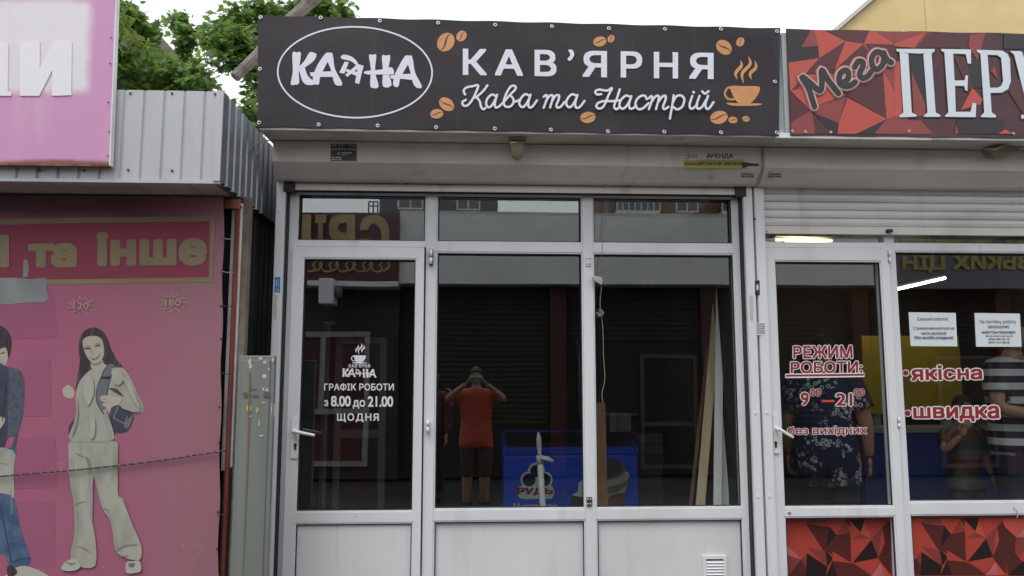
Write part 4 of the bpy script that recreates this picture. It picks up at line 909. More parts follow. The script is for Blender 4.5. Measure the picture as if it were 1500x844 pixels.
B(U2([(210,185),(235,195),(245,240),(240,280),(228,240)]),7); P.ribbon(U2([(250,290),(248,345)]), .9, 9)
for q in ([(150,455),(175,440),(215,432)],[(168,678),(205,690),(235,710)],[(380,707),(430,675),(500,668)],[(165,165),(200,185)],[(310,470),(340,480)],[(390,735),(450,730)]): P.ribbon(U2(q), [.8,2.0,.8][:len(q)] if len(q) == 3 else 1.2, 7)
B(U2([(80,792),(110,758),(160,750),(186,785),(165,808),(120,814),(88,808)]),9); B(U2([(438,768),(475,760),(510,758),(520,812),(480,826),(438,822)]),9); B(U2([(452,772),(485,770),(480,792),(455,792)]),4); P.ribbon(U2([(112,768),(140,775),(155,770)]), 1.6, 4); P.ribbon(U2([(130,782),(158,770)]), 1.2, 4)
m.build('printed_woman', PR, D1)
m = MB(); P = Print(m, on_mesh); V = lambda q: tri(q, 2.2625, 0, 470)
B(V([(-50,95),(10,92),(22,90),(27,120),(20,145),(0,160),(-50,160)]),2); B(V([(-60,118),(-60,0),(-30,8),(0,15),(26,32),(39,65),(37,100),(30,124),(24,98),(14,84),(-4,98),(-25,92)]),1); P.ribbon(V([(4,108),(16,106)]), 1.6, 1); P.ribbon(V([(-2,142),(12,140)]), 1.2, 7)
B(V([(-70,150),(0,148),(38,155),(68,165),(82,205),(82,260),(75,320),(60,380),(55,418),(40,418),(42,380),(-70,410)]),6)
B(V([(-70,150),(20,150),(30,200),(28,300),(15,420),(-70,420)]),3)
B(V([(-30,330),(0,318),(18,325),(8,350),(-8,364),(-30,370)]),2); B(V([(-60,425),(-10,430),(45,418),(50,440),(-60,452)]),5)
B(V([(-60,445),(45,430),(46,500),(48,590),(20,640),(-60,700)]),0); B(V([(-60,560),(0,570),(48,590),(70,690),(98,770),(102,800),(60,832),(32,815),(10,770),(-60,780)]),5)
P.ribbon(V([(0,600),(20,700),(40,800)]), 2.5, 3); P.ribbon(V([(38,560),(40,640)]), 1.5, 7); P.ribbon(V([(-10,470),(30,476)]), 1.2, 7); P.ribbon(V([(45,800),(70,788),(98,786)]), 1.5, 3)
B(V([(28,835),(70,812),(110,818),(156,840),(150,848),(28,850)]),9); B(V([(26,815),(44,812),(60,835),(30,850)]),1)
P.ribbon(V([(22,215),(10,330)]), 1.2, 1)
m.build('printed_man', PR, D1)
m = MB(); P = Print(m, on_mesh); P.k = 30
P.poly(dense([(-20,408),(20,407),(45,409),(66,407),(71,412),(68,425),(72,436),(66,443),(40,443),(15,446),(-20,445)], 8), 0); P.poly(dense([(35,381),(40,380),(43,390),(41,406),(34,406)], 8), 0)
m.build('blur_patch', mat('grey_blur_patch', (.30,.32,.32), .7, (.22,.24,.24), 6, .4, .65), D1)  # plain grey area put in where the printed number is blurred
# eyelets, ties, rope
TIE = mat('grey_twine', (.34,.32,.30), .8); TIED = mat('dark_wire', (.03,.028,.027), .5)
m = MB()
for px, py in ((325,348),(325,397),(323,448),(323,496),(321,596),(320.5,648),(318.5,750),(317.5,804),(222,302),(273,301)):
    p = at(px, py, MY-.006); m.tube([p+Vector((0,.008,0)), p], .0045, 8, 0)
m.build('eyelet', RUSTD, D1)
for px, py, mt in ((325,349,TIE),(325,398,TIE),(324,447,TIED),(322,546,TIED),(318,752,TIED)):
    m = MB(); a, b = at(px, py, MY-.008), at(px+18, py+(1 if mt is TIE else 2), MY+.0); m.tube([a, a.lerp(b,.5)+Vector((0,-.004,-.004)), b], .0028 if mt is TIE else .0022, 6); m.build('tie', mt, D1)
m = MB(); pts = [at(x, y, MY-.02-.004*math.sin(x*.02)) for x, y in ((-120,706),(-60,702),(0,698),(60,692.5),(100,689.5),(150,684.5),(200,679),(250,672.5),(290,666),(330,660.5))]
P_ = smooth_path(pts, 8); m.tube(P_, .0042, 6, 0)
for k in range(0, len(P_)-1, 2): p = Vector(P_[k]); m.tube([p+Vector((-.004,-.0035,.003)), p+Vector((.004,-.0035,-.003))], .0018, 5, 1)
m.build('rope', [mat('dark_rope', (.06,.05,.05), .9), TIE], label='thin dark rope drawn across the pink advertising mesh at thigh height', cat='rope')
# ---------------------------------------------------------------- upper pink board
UY = -.79
c = [at(-420,-60,UY), at(163,-60,UY), at(160.5,243,UY), at(-420,244.5,UY)]
tr = at(165,0,UY); br = at(160,243,UY); zt_ = 3.95
B3 = thing('roof_sign', 'weathered pink and white sign on the metal kiosk eaves, rusty along its bottom', 'sign', (c[3].x+.8, UY, br.z))
# faded print: pink with the middle bleached to white, soft edge by wear
fm = bpy.data.materials.new('bleached_pink_print'); fm.use_nodes = True; n_ = fm.node_tree; LK = n_.links; bs = n_.nodes['Principled BSDF']; bs.inputs['Roughness'].default_value = .5
tc = n_.nodes.new('ShaderNodeTexCoord'); sep = n_.nodes.new('ShaderNodeSeparateXYZ'); LK.new(tc.outputs['Object'], sep.inputs[0])
def mth(op, a, b=None, c_=None):
    q = n_.nodes.new('ShaderNodeMath'); q.operation = op
    for i, v in enumerate((a, b, c_)):
        if v is None: continue
        if isinstance(v, (int, float)): q.inputs[i].default_value = v
        else: LK.new(v, q.inputs[i])
    return q.outputs[0]
def sst(v, e0, e1):
    q = n_.nodes.new('ShaderNodeMapRange'); q.interpolation_type = 'SMOOTHSTEP'; q.inputs['From Min'].default_value = e0; q.inputs['From Max'].default_value = e1; LK.new(v, q.inputs[0]); return q.outputs[0]
tn = n_.nodes.new('ShaderNodeTexNoise'); tn.inputs['Scale'].default_value = 5; tn.inputs['Detail'].default_value = 4; LK.new(tc.outputs['Object'], tn.inputs[0])
wob = mth('MULTIPLY_ADD', tn.outputs[0], .10, -.05)
xe = at(132,70,UY).x; ze = at(80,134,UY).z; zhi = at(80,0,UY).z
gx = sst(mth('ADD', sep.outputs[0], wob), xe+.035, xe-.035); gz = sst(mth('ADD', sep.outputs[2], wob), ze-.03, ze+.03); gt = sst(mth('ADD', sep.outputs[2], wob), zhi+.03, zhi-.03)
msk = mth('MULTIPLY', mth('MULTIPLY', gx, gz), gt)
mx1 = n_.nodes.new('ShaderNodeMixRGB'); mx1.inputs[1].default_value = (.60,.29,.50,1); mx1.inputs[2].default_value = (.75,.72,.755,1); LK.new(msk, mx1.inputs[0])
tn2 = n_.nodes.new('ShaderNodeTexNoise'); tn2.inputs['Scale'].default_value = 1.6; tn2.inputs['Detail'].default_value = 8; mp2 = n_.nodes.new('ShaderNodeMapping'); mp2.inputs['Scale'].default_value = (3,1,.5); LK.new(tc.outputs['Object'], mp2.inputs[0]); LK.new(mp2.outputs[0], tn2.inputs[0])
mx2 = n_.nodes.new('ShaderNodeMixRGB'); mx2.inputs[2].default_value = (.66,.52,.62,1); LK.new(mx1.outputs[0], mx2.inputs[1]); LK.new(sst(tn2.outputs[0], .5, .8), mx2.inputs[0])
zr = br.z
mx3 = n_.nodes.new('ShaderNodeMixRGB'); mx3.inputs[2].default_value = (.20,.075,.05,1); LK.new(mx2.outputs[0], mx3.inputs[1])
LK.new(sst(mth('MULTIPLY_ADD', tn.outputs[0], .05, mth('MULTIPLY', sep.outputs[2], -1.0)), -zr-.012, -zr+.016), mx3.inputs[0]); LK.new(mx3.outputs[0], bs.inputs['Base Color'])
m = MB(); m.prism([(c[3].x, UY, br.z), (br.x, UY, br.z), (tr.x+.004, UY, zt_), (c[3].x, UY, zt_)], (0,.03,0)); m.build('board', fm, B3)
m = MB(); m.prism([(br.x, UY-.003, br.z), (br.x+.006, UY-.003, br.z), (tr.x+.010, UY-.003, zt_), (tr.x+.004, UY-.003, zt_)], (0,.034,0)); 
for px, py in ((162.5,55),(161.5,93),(160,193),(158,228),(158.5,150)): p = at(px, py, UY-.004); m.tube([p, p+Vector((0,-.003,0))], .004, 6, 1)
m.build('edge_strip', [EDGE, RUSTD], B3)
m = MB(); m.box(c[3].x, br.x-.002, UY-.004, UY-.0005, br.z-.004, br.z+.006); m.build('bottom_lip', RUST, B3)
m = MB(); P = Print(m, on_plane(UY), .0005); P.k = 2
for q in ([(30,64),(59,62),(59,100),(79,62),(106,62),(105,134),(106,140),(77,141),(77,104),(58,141),(30,141)],[(-60,66),(13,64),(12,134),(17,136),(17,141),(-8,141),(-8,90),(-35,90),(-35,141),(-60,141)]):
    m.prism([on_plane(UY)(x, y, .001) for x, y in q], (0,-.0035,0))
m.build('lettering', mat('raised_white_letter', (.80,.785,.81), .5), B3)
# ---------------------------------------------------------------- grey metal cabinet in the gap
CY = -.52
CB = thing('steel_sheet', 'narrow grey steel sheet with torn stickers closing the gap between the kiosks', 'metal sheet', at(376,840,CY))
a, b = at(350,521,CY), at(403,521,CY)
CABM = mat('grey_cabinet_paint', (.21,.235,.215), .5, (.155,.17,.155), 4, .35, .75, (2,1,.25), detail=9)
m = MB(); m.box(a.x, b.x, CY, CY+.035, .05, a.z); m.build('body', CABM, CB, .004)
m = MB(); m.box(a.x+.02, b.x-.022, CY-.006, CY-.001, .2, a.z-.022); m.build('cover_plate', CABM, CB, .003)
m = MB(); P = Print(m, on_plane(CY-.0065), .0002); random.seed(8)
def scrap(cx, cy, w, h, mi):
    P.poly([(cx+w*random.uniform(.5,1)*math.cos(t), cy+h*random.uniform(.5,1)*math.sin(t)) for t in [2*math.pi*i/11 for i in range(11)]], mi)
for cx, cy, w, h, mi in ((366,530,3,7,0),(367,537,3,4,0),(382,525,5,2.5,0),(388,531,4,3,0),(400,527,2,5,0),(387,551,4,4,0),(391,574,3,7,0),(386,570,2,3,0),(394,541,2,2,0),(365,598,5,7,1),(377,601,3,5,1),(380,620,2,8,1),(383,638,4,2,0),(386,590,3,2,1),(366,610,3,2,0),(398,600,.8,9,0),(375,580,7,2.5,3),(360,578,6,6,3),(390,578,7,5,3),(372,570,8,1,3)): scrap(cx, cy, w, h, mi)
P.ribbon([(366,545),(365.5,580),(364,640),(361,720),(358,790),(356,844)], [2.2,2.6,2.2,1.6,1.2,.8], 2, cap=False); P.ribbon([(397.5,592),(402,592),(402,609),(397.5,609)], .8, 0, straight=True)
m.build('torn_stickers', [mat('torn_paper', (.52,.51,.48), .8), mat('torn_yellow_paper', (.45,.38,.16), .8), mat('rust_streak', (.20,.13,.07), .8), mat('ink_scrawl', (.10,.11,.10), .7)], CB)
# wire loop by the banner's lower corner
m = MB(); m.tube(smooth_path([at(x, y, -.33) for x, y in ((402,207),(388,206),(372,212),(362,226),(361,235),(368,236),(378,224),(386,208),(384,196),(380,186))], 6), .0028, 6)
m.build('wire_loop', TIE, label='loose loop of pale wire hanging below the left end of the dark banner', cat='wire')
# ================================================================ inside the coffee kiosk
FZ0 = FLR+.02
FRB = mat('freezer_blue', (.016,.095,.80), .35, (.022,.11,.88), 1.5, .4, .7)
FRD = mat('freezer_dark', (.012,.014,.02), .3)
FY = 1.45
a, b = at(737,655,FY), at(934,655,FY); fx0, fx1, fzt = a.x, b.x, at(800,655,FY).z
F = thing('chest_freezer', 'blue ice-cream chest freezer behind the middle window', 'freezer', ((fx0+fx1)/2, FY+.3, FZ0))
m = MB(); m.box(fx0, fx1, FY, FY+.62, FZ0+.06, fzt-.06); m.box(fx0+.06, fx1-.06, FY+.05, FY+.55, FZ0, FZ0+.06, 1); m.build('body', [FRB, FRD], F, .012)
m = MB(); zt_ = fzt+.085
m.prism([(fx0-.005, FY-.012, fzt-.058),(fx0-.005, FY-.012, fzt),(fx0-.005, FY+.03, fzt+.02),(fx0-.005, FY+.63, zt_),(fx0-.005, FY+.63, fzt-.058)], (.035,0,0))
m.prism([(fx1-.03, FY-.012, fzt-.058),(fx1-.03, FY-.012, fzt),(fx1-.03, FY+.03, fzt+.02),(fx1-.03, FY+.63, zt_),(fx1-.03, FY+.63, fzt-.058)], (.035,0,0))
m.box(fx0+.03, fx1-.03, FY-.012, FY+.03, fzt-.058, fzt); m.box(fx0+.03, fx1-.03, FY+.58, FY+.63, fzt-.058, zt_)
m.build('rim', mat('freezer_rim_blue', (.012,.07,.62), .5), F, .008)
m = MB(); m.raw([(fx0+.03,FY+.03,fzt+.004),(fx1-.03,FY+.03,fzt+.004),(fx1-.03,FY+.58,zt_-.01),(fx0+.03,FY+.58,zt_-.01)], [(0,1,2,3)], 0)
xm = (fx0+fx1)/2; m.prism([(xm-.02,FY+.03,fzt+.008),(xm+.02,FY+.03,fzt+.008),(xm+.02,FY+.58,zt_-.004),(xm-.02,FY+.58,zt_-.004)], (0,0,.012), 1)
m.prism([(fx0+.03,FY+.03,fzt+.005),(fx1-.03,FY+.03,fzt+.005),(fx1-.03,FY+.05,fzt+.01),(fx0+.03,FY+.05,fzt+.01)], (0,0,.014), 1)
m.build('lid', [mat('dark_freezer_glass', (.02,.025,.03), .08), FRD], F)
FW = mat('freezer_white_print', (.85,.86,.88), .5)
m = MB(); P = Print(m, on_plane(FY-.001), .0004)
for x, y, r in ((786,690,12.5),(775,703,12.5),(797,703,12.5)): P.ellipse(x, y, r, r, 0, 0)
P.poly([(775+10*math.cos(t)*1.0-(18-10) if math.cos(t) < 0 else 804+8*math.cos(t), 721+10*math.sin(t)) for t in [2*math.pi*i/40+.01 for i in range(40)]], 0)
for x, y, r in ((786,690,9.2),(775,703,9.6),(797,703,9.6)): P.ellipse(x, y, r, r, 0, 1)
P.text("РУДЬ", (757,714.5,810,726), 2, .05); P.ellipse(812,716,1.2,1.2,0,2)
P.text("Мистецтво", (752,737,816,747), 0, .01)
for x, y in ((752,686),(760,672),(830,676),(843,690),(752,688),(810,684),(826,720),(742,700),(766,668),(905,670),(925,690),(928,720),(912,735),(918,655)): P.ellipse(x, y, .9, .9, 0, 3)
P.blob([(838,725),(846,719),(848,706),(862,704),(862,728),(850,727)], 0, 4); P.blob([(837,728),(850,729),(862,731),(862,745),(841,745)], 4, 4)
P.blob([(886,690),(893,676),(908,676),(917,690),(920,705),(914,728),(900,742),(886,742),(882,715)], 5, 4); P.blob([(886,681),(897,671),(908,680),(907,692),(890,697)], 6, 4); P.blob([(884,706),(905,698),(918,690),(921,700),(905,709),(886,713)], 7, 4); P.blob([(886,725),(905,720),(916,712),(915,720),(900,729),(888,731)], 7, 4)
P.blob([(888,730),(912,722),(908,748),(890,752)], 8, 3)
m.build('print', [FW, mat('deep_blue_print', (.006,.012,.06), .5), mat('freezer_red_print', (.33,.03,.03), .5), mat('pale_blue_spark', (.20,.30,.55), .5), mat('chocolate_print', (.035,.018,.014), .5), mat('taupe_print', (.17,.145,.125), .5), mat('dark_taupe_print', (.07,.06,.06), .5), mat('cream_print', (.46,.42,.37), .5), mat('cone_print', (.19,.085,.035), .5)], F)
# white parasol mast, brown board post
o = thing('parasol_mast', 'white pointed mast with a lever, standing just behind the middle window', 'mast', (at(792,735,.7).x, .7, FZ0))
ax = at(789,640,.7).x; bx = at(793.5,742,.7).x; zt_ = at(789,633,.7).z
top = Vector((ax-.002,.7,zt_)); bot = Vector((bx+.035,.7,FZ0)); dr = (bot-top)
m = MB(); WM = mat('mast_white', (.78,.80,.81), .4)
m.tube([top+dr*f for f in (0,.012,.03,.06,.10)], [.003,.009,.013,.016,.016], 12)
for k in range(7): q = top+dr*(.035+.012*k); m.tube([q, q+dr*.005], .0185, 12)
m.tube([top+dr*.10, top+dr*.165], .013, 12); m.tube([top+dr*.165, bot], .021, 12); m.tube([top+dr*.155, top+dr*.21], .024, 12)
m.build('pole', WM, o)
m = MB(); q = top+dr*.17; m.tube([q+Vector((0,-.02,.005)), q+Vector((.05,-.03,-.005)), q+Vector((.085,-.03,-.022))], [.014,.017,.012], 10); m.build('lever', WM, o)
m = MB(); m.tube([bot, bot+Vector((0,0,.05))], [.2,.19], 20); m.tube([bot+Vector((0,0,.05)), bot+Vector((0,0,.2))], .03, 12); m.build('foot', WM, o)
WOODB = mat('brown_board', (.24,.125,.060), .6, (.17,.085,.04), 3, .4, .7, (6,1,.4), bump=.15, bscale=30)
WOODY = mat('pale_pine', (.62,.50,.33), .55, (.50,.39,.24), 3, .4, .7, (8,1,.4), bump=.1, bscale=30)
TRIM = mat('white_trim_strip', (.85,.88,.90), .45)
def lean(name, label, cat, top, bot, w, t, mtl, group=None):
    """a long strip leaning from bot to top, w wide and t thick"""
    o = thing(name, label, cat, bot, group); m = MB(); v = (top-bot); z = v.normalized(); x = (Vector((1,0,0))-z*z.x).normalized(); y = z.cross(x)
    vs = []
    for p in (bot, top):
        for sx, sy in ((-1,-1),(1,-1),(1,1),(-1,1)): vs.append(p+x*sx*w/2+y*sy*t/2)
    m.raw(vs, [(3,2,1,0),(4,5,6,7),(0,1,5,4),(1,2,6,5),(2,3,7,6),(3,0,4,7)]); b_ = m.build('strip', mtl, o, .002); return o
def down(top, px, py, Y):     # the same line carried on to the floor
    q = at(px, py, Y); f = (FZ0-top.z)/(q.z-top.z); return top+(q-top)*f
tp = at(879,590,.35); lean('wooden_post', 'brown wooden board standing behind the edge of the right-hand window', 'board', tp, down(tp, 882,740,.30), .062, .03, WOODB)
G = 'strips leaning inside the right-hand window'
for lab, cat, t0, b0, w, mt in (('wide pale wooden strip leaning inside the right-hand window', 'strip', (1060,332,.60), (1026,738,.28), .056, WOODY), ('thin dark wooden strip leaning just left of the wide pale one', 'strip', (1049,400,.75), (1012,738,.5), .022, WOODB),
    ('tall white strip leaning just right of the wooden ones inside the right-hand window', 'strip', (1055,382,.45), (1051,738,.25), .050, TRIM), ('middle white strip of the three leaning inside the right-hand window', 'strip', (1066,394,.5), (1062,738,.3), .046, TRIM), ('pale blue-white strip nearest the right edge of the right-hand window', 'strip', (1074,380,.6), (1073,738,.35), .034, mat('pale_blue_strip', (.50,.57,.66), .45))):
    tp = at(*t0); lean('wooden_strip' if 'wooden' in lab else 'trim_strip', lab, cat, tp, down(tp, *b0), w, .012, mt, G)
for k in range(9):
    y = 636+k*16; a, b = at(930+(k % 2), y, 1.9), at(971+(k % 3)*.7, y+14.5, 1.9)
    if b.z < FZ0: break
    m = MB(); m.box(a.x, b.x, 1.9, 2.05, b.z, a.z); m.build('block', mat('grey_block', (.13,.12,.12), .85, (.09,.08,.08), 9, .4, .7), None, .004, label='grey building block in the stack beside the freezer, '+['topmost','second from the top','third from the top','fourth from the top','fifth from the top','sixth from the top','seventh from the top','eighth from the top','lowest'][k], cat='block', group='stacked grey blocks')
o = thing('cardboard_box', 'pale box standing on the blue freezer behind the right-hand window', 'box', at(908,640,1.75))
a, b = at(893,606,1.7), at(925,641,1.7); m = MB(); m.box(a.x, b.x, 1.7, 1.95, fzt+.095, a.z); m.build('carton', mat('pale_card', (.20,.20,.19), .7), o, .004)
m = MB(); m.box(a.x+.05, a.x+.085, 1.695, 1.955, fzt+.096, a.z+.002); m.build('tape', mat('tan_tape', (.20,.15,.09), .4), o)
# spare white window unit with brown film standing behind the door
o = thing('spare_window', 'spare white-framed window unit with dark red panes standing behind the door glass', 'window unit', (-.55,1.3,FZ0))
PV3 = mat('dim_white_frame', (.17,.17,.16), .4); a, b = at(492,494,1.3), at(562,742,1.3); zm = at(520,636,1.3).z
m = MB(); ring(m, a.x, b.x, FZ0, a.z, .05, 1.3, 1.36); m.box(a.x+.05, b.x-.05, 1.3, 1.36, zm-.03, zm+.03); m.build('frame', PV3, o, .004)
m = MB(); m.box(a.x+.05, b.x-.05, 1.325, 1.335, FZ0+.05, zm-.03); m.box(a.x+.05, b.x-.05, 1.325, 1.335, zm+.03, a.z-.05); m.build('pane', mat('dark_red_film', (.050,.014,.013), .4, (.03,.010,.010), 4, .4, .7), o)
o = thing('curtain', 'grey-green folded curtain hanging behind the left edge of the door glass', 'curtain', (at(463,600,1.0).x, 1.0, FZ0)); m = MB()
a, b = at(440,475,1.0), at(484,475,1.0); n = 50
top = [(a.x+(b.x-a.x)*i/n, 1.0+.03*math.sin(i*1.05)+.012*math.sin(i*2.7), a.z) for i in range(n+1)]; bo = [(x+.01*math.sin(y*90), y, FZ0+.03) for x, y, z in top]
m.raw(top+bo, [(i, i+1, n+2+i, n+1+i) for i in range(n)], 0, True); m.raw([(x,y+.004,z) for x,y,z in top+bo], [(i, n+1+i, n+2+i, i+1) for i in range(n)], 0, True); m.build('cloth', mat('grey_green_cloth', (.13,.15,.15), .85, (.08,.09,.09), 4, .4, .7), o)
m = MB(); m.tube([(a.x-.03,1.0,a.z+.01),(b.x+.03,1.0,a.z+.01)], .012, 8); m.build('rod', PV3, o)
o = thing('stick', 'pale stick standing in for a white frame bar behind the middle window', 'stick', (at(846,640,1.3).x,1.2,FZ0)); m = MB(); tp = at(846,498,2.2); bt = at(845,640,1.35)  # stick and base added in place of a thin white frame line
bt = Vector((tp.x+.0, 1.32, FZ0+.2)); m.tube([tp, bt], .010, 8); m.build('handle', mat('pale_stick', (.30,.31,.30), .5), o); m = MB(); m.box(bt.x-.12, bt.x+.12, bt.y-.03, bt.y+.03, FZ0, FZ0+.2); m.build('stick_base', mat('stick_base_brown', (.10,.09,.08), .9), o, .01)

# ================================================================ people
SKIN = mat('skin', (.40,.22,.155), .55, (.34,.175,.12), 8, .4, .7)
def person(label, pos, rotz, J, clothes, hair, height=1.74, group=None, slim=1.0, skin=None, prop=None):
    """one continuous body grown over a skeleton (joints J override the standing pose); clothes and hair are children"""
    k = height/1.74
    D = dict(pelvis=(0,0,.95), waist=(0,0,1.10), chest=(0,-.01,1.30), neck=(0,.0,1.46), skull=(0,-.015,1.56),
             lsh=(-.175,0,1.405), lel=(-.22,.02,1.13), lwr=(-.22,-.05,.90), rsh=(.175,0,1.405), rel=(.22,.02,1.13), rwr=(.22,-.05,.90),
             lhip=(-.09,0,.90), lkn=(-.10,-.02,.50), lan=(-.105,.03,.09), lto=(-.125,-.13,.035), rhip=(.09,0,.90), rkn=(.10,-.02,.50), ran=(.105,.03,.09), rto=(.125,-.13,.035), look=(0,-1,0))
    D.update(J); N = {n: Vector(v) for n, v in D.items() if n != 'curl'}
    names = [n for n in D if n not in ('look','lgrip','rgrip','lpalm','rpalm','curl')]; idx = {n: i for i, n in enumerate(names)}
    E_ = [('pelvis','waist'),('waist','chest'),('chest','neck'),('neck','skull'),('chest','lsh'),('lsh','lel'),('lel','lwr'),('chest','rsh'),('rsh','rel'),('rel','rwr'),('pelvis','lhip'),('lhip','lkn'),('lkn','lan'),('lan','lto'),('pelvis','rhip'),('rhip','rkn'),('rkn','ran'),('ran','rto')]
    rad = dict(pelvis=(.150,.105), waist=(.135,.100), chest=(.155,.110), neck=(.056,.058), skull=(.06,.065), lsh=(.066,.062), lel=(.043,.043), lwr=(.029,.026), lhip=(.098,.098), lkn=(.060,.062), lan=(.040,.045), lto=(.038,.032))
    me = bpy.data.meshes.new('person'); me.from_pydata([tuple(N[n]*k) for n in names], [(idx[a], idx[b]) for a, b in E_], [])
    o = bpy.data.objects.new('person', me); COL.objects.link(o)
    s = o.modifiers.new('s', 'SKIN'); s.use_smooth_shade = True
    for n in names:
        r = rad.get(n) or rad['l'+n[1:]]; sv = me.skin_vertices[0].data[idx[n]]; sv.radius = (r[0]*k*slim, r[1]*k*slim); sv.use_root = (n == 'pelvis')
    ss = o.modifiers.new('d', 'SUBSURF'); ss.levels = ss.render_levels = 2
    dg = bpy.context.evaluated_depsgraph_get(); m2 = bpy.data.meshes.new_from_object(o.evaluated_get(dg)); bpy.data.objects.remove(o)
    bm = bmesh.new(); bm.from_mesh(m2); bpy.data.meshes.remove(m2)
    for f in bm.faces: f.smooth = True
    segs = [(a, b, N[a]*k, N[b]*k) for a, b in E_]
    def bone(c):
        best = None
        for a, b, p, q in segs:
            d = q-p; t = max(0, min(1, (c-p).dot(d)/d.length_squared)); ra = (rad.get(a) or rad['l'+a[1:]])[0]; rb = (rad.get(b) or rad['l'+b[1:]])[0]
            e = (c-(p+d*t)).length - .7*(ra*(1-t)+rb*t)*k
            if best is None or e < best[0]: best = (e, a, b, t)
        return best[1:]
    body_faces = [(f, bone(f.calc_center_median())) for f in bm.faces]
    root = None
    kids = []
    for cname, mtl, off, test in clothes:        # shells offset from the body
        keep = [f for f, bn in body_faces if test(bn, f.calc_center_median()/k)]
        vmap = {}; vs = []; fs = []
        for f in keep:
            ids = []
            for v in f.verts:
                if v not in vmap: vmap[v] = len(vs); vs.append(v.co+v.normal*off*k)
                ids.append(vmap[v])
            fs.append(ids)
        kids.append((cname, mtl, vs, fs))
    # head: skull with face, joined to the same mesh
    look = Vector(N['look']).normalized(); side = look.cross(Vector((0,0,1))).normalized(); upv = side.cross(look)
    HM = Matrix((side, -look, upv)).transposed()      # local: x side, -y forward, z up
    hc = N['skull']*k + upv*.075*k
    h = MB(); vs = []; fs = []; n, q = 28, 20
    for a in range(q+1):
        th = math.pi*a/q
        for b in range(n):
            ph = 2*math.pi*b/n; x, y, z = math.sin(th)*math.cos(ph), math.sin(th)*math.sin(ph), math.cos(th)
            w = .074*(1-.22*max(0, -z)**1.5); dp = .094 - .012*max(0, -z); p = Vector((x*w, y*dp, z*.118))
            if y < 0:
                g = lambda x0, z0, sx, sz: math.exp(-((p.x-x0)/sx)**2-((p.z-z0)/sz)**2)
                p.y -= .022*g(0,-.022,.012,.020) + .010*g(0,.005,.009,.02) - .010*g(.030,.008,.014,.011) - .010*g(-.030,.008,.014,.011) + .006*g(0,-.062,.020,.008) + .007*g(0,-.098,.022,.016) + .004*g(0,.028,.05,.01)
            vs.append(p*k)
    for a in range(q):
        for b in range(n): fs.append((a*n+b, (a+1)*n+b, (a+1)*n+(b+1) % n, a*n+(b+1) % n))
    h.raw([hc+HM@v for v in vs], fs, 0, True)
    for sx in (-1, 1):
        h.ball(hc+HM@Vector((sx*.074,.004,-.005))*k, (.010*k,.020*k,.032*k), 0, 10, 6, HM)
        h.ball(hc+HM@Vector((sx*.030,-.078,.008))*k, (.013*k,.008*k,.0085*k), 1, 10, 6, HM); h.ball(hc+HM@Vector((sx*.030,-.0845,.008))*k, (.005*k,.003*k,.005*k), 2, 8, 5, HM)
        h.tube([hc+HM@Vector((sx*x_,y_,z_))*k for x_, y_, z_ in ((.016,-.090,.028),(.032,-.088,.032),(.046,-.076,.027))], [.003*k,.0035*k,.002*k], 6, 3)
    h.tube([hc+HM@Vector((x_,y_,-.061))*k for x_, y_ in ((-.024,-.078),(-.010,-.091),(0,-.093),(.010,-.091),(.024,-.078))], [.002*k,.005*k,.005*k,.005*k,.002*k], 6, 4)
    # hands: palm, four fingers of different length, thumb
    for sd, sg in (('l', -1), ('r', 1)):
        wr, el = N[sd+'wr']*k, N[sd+'el']*k; d = (wr-el).normalized(); grip = J.get(sd+'grip')
        if grip: d = Vector(grip).normalized()
        pn = Vector(J.get(sd+'palm', (-sg,0,0))); pn = (pn-d*pn.dot(d)).normalized(); ac = d.cross(pn)*(-sg)
        c = wr+d*.045*k; PM = Matrix((ac, pn, d)).transposed(); h.ball(c, (.042*k,.016*k,.052*k), 0, 12, 8, PM)
        curl = J.get('curl', .5)
        for i, (o_, ln) in enumerate(((-.030,.062),(-.010,.075),(.011,.080),(.031,.070))):
            p = wr+d*.085*k+ac*o_*k; pts = [p-d*.02*k]; dirv = d.copy(); 
            for sgm in (.45,.32,.23):
                pts.append(pts[-1]+dirv*(ln*sgm+(.02 if len(pts) == 1 else 0))*k); dirv = (dirv*math.cos(curl)+pn*math.sin(curl)).normalized()
            h.tube(pts, [.0095*k,.0088*k,.008*k,.006*k], 8, 0); h.ball(pts[-1], .006*k, 0, 8, 5)
        t0 = wr+d*.03*k+ac*.035*k; h.tube([t0, t0+(d*.6+ac*.8)*.035*k, t0+(d*.9+ac*.6+pn*.3).normalized()*.072*k], [.013*k,.011*k,.008*k], 8, 0)
    i0 = len(bm.verts); bv = [bm.verts.new(v) for v in h.v]
    for f, mi in zip(h.f, h.m):
        try: nf = bm.faces.new([bv[i] for i in f]); nf.material_index = mi; nf.smooth = True
        except ValueError: pass
    me = bpy.data.meshes.new('person'); bm.to_mesh(me); bm.free()
    for mt in (skin or SKIN, mat('eye_white', (.7,.68,.65), .3), mat('iris', (.03,.02,.015), .2), hair[1] if hair else mat('brow', (.03,.02,.015), .8), mat('lip', (.33,.12,.10), .5)): me.materials.append(mt)
    o = bpy.data.objects.new('person', me); COL.objects.link(o); o.location = pos; o.rotation_euler = (0,0,rotz); tag(o, label, 'person', group)
    def child(nm, mtl, vs, fs, thick=0):
        mm = MB(); mm.raw(vs, fs, 0, True); c = mm.build(nm, mtl, None); c.parent = o
        if thick: so_ = c.modifiers.new('solid', 'SOLIDIFY'); so_.thickness = thick; so_.offset = 0
        return c
    for nm, mtl, vs, fs in kids: child(nm, mtl, vs, fs, .004)
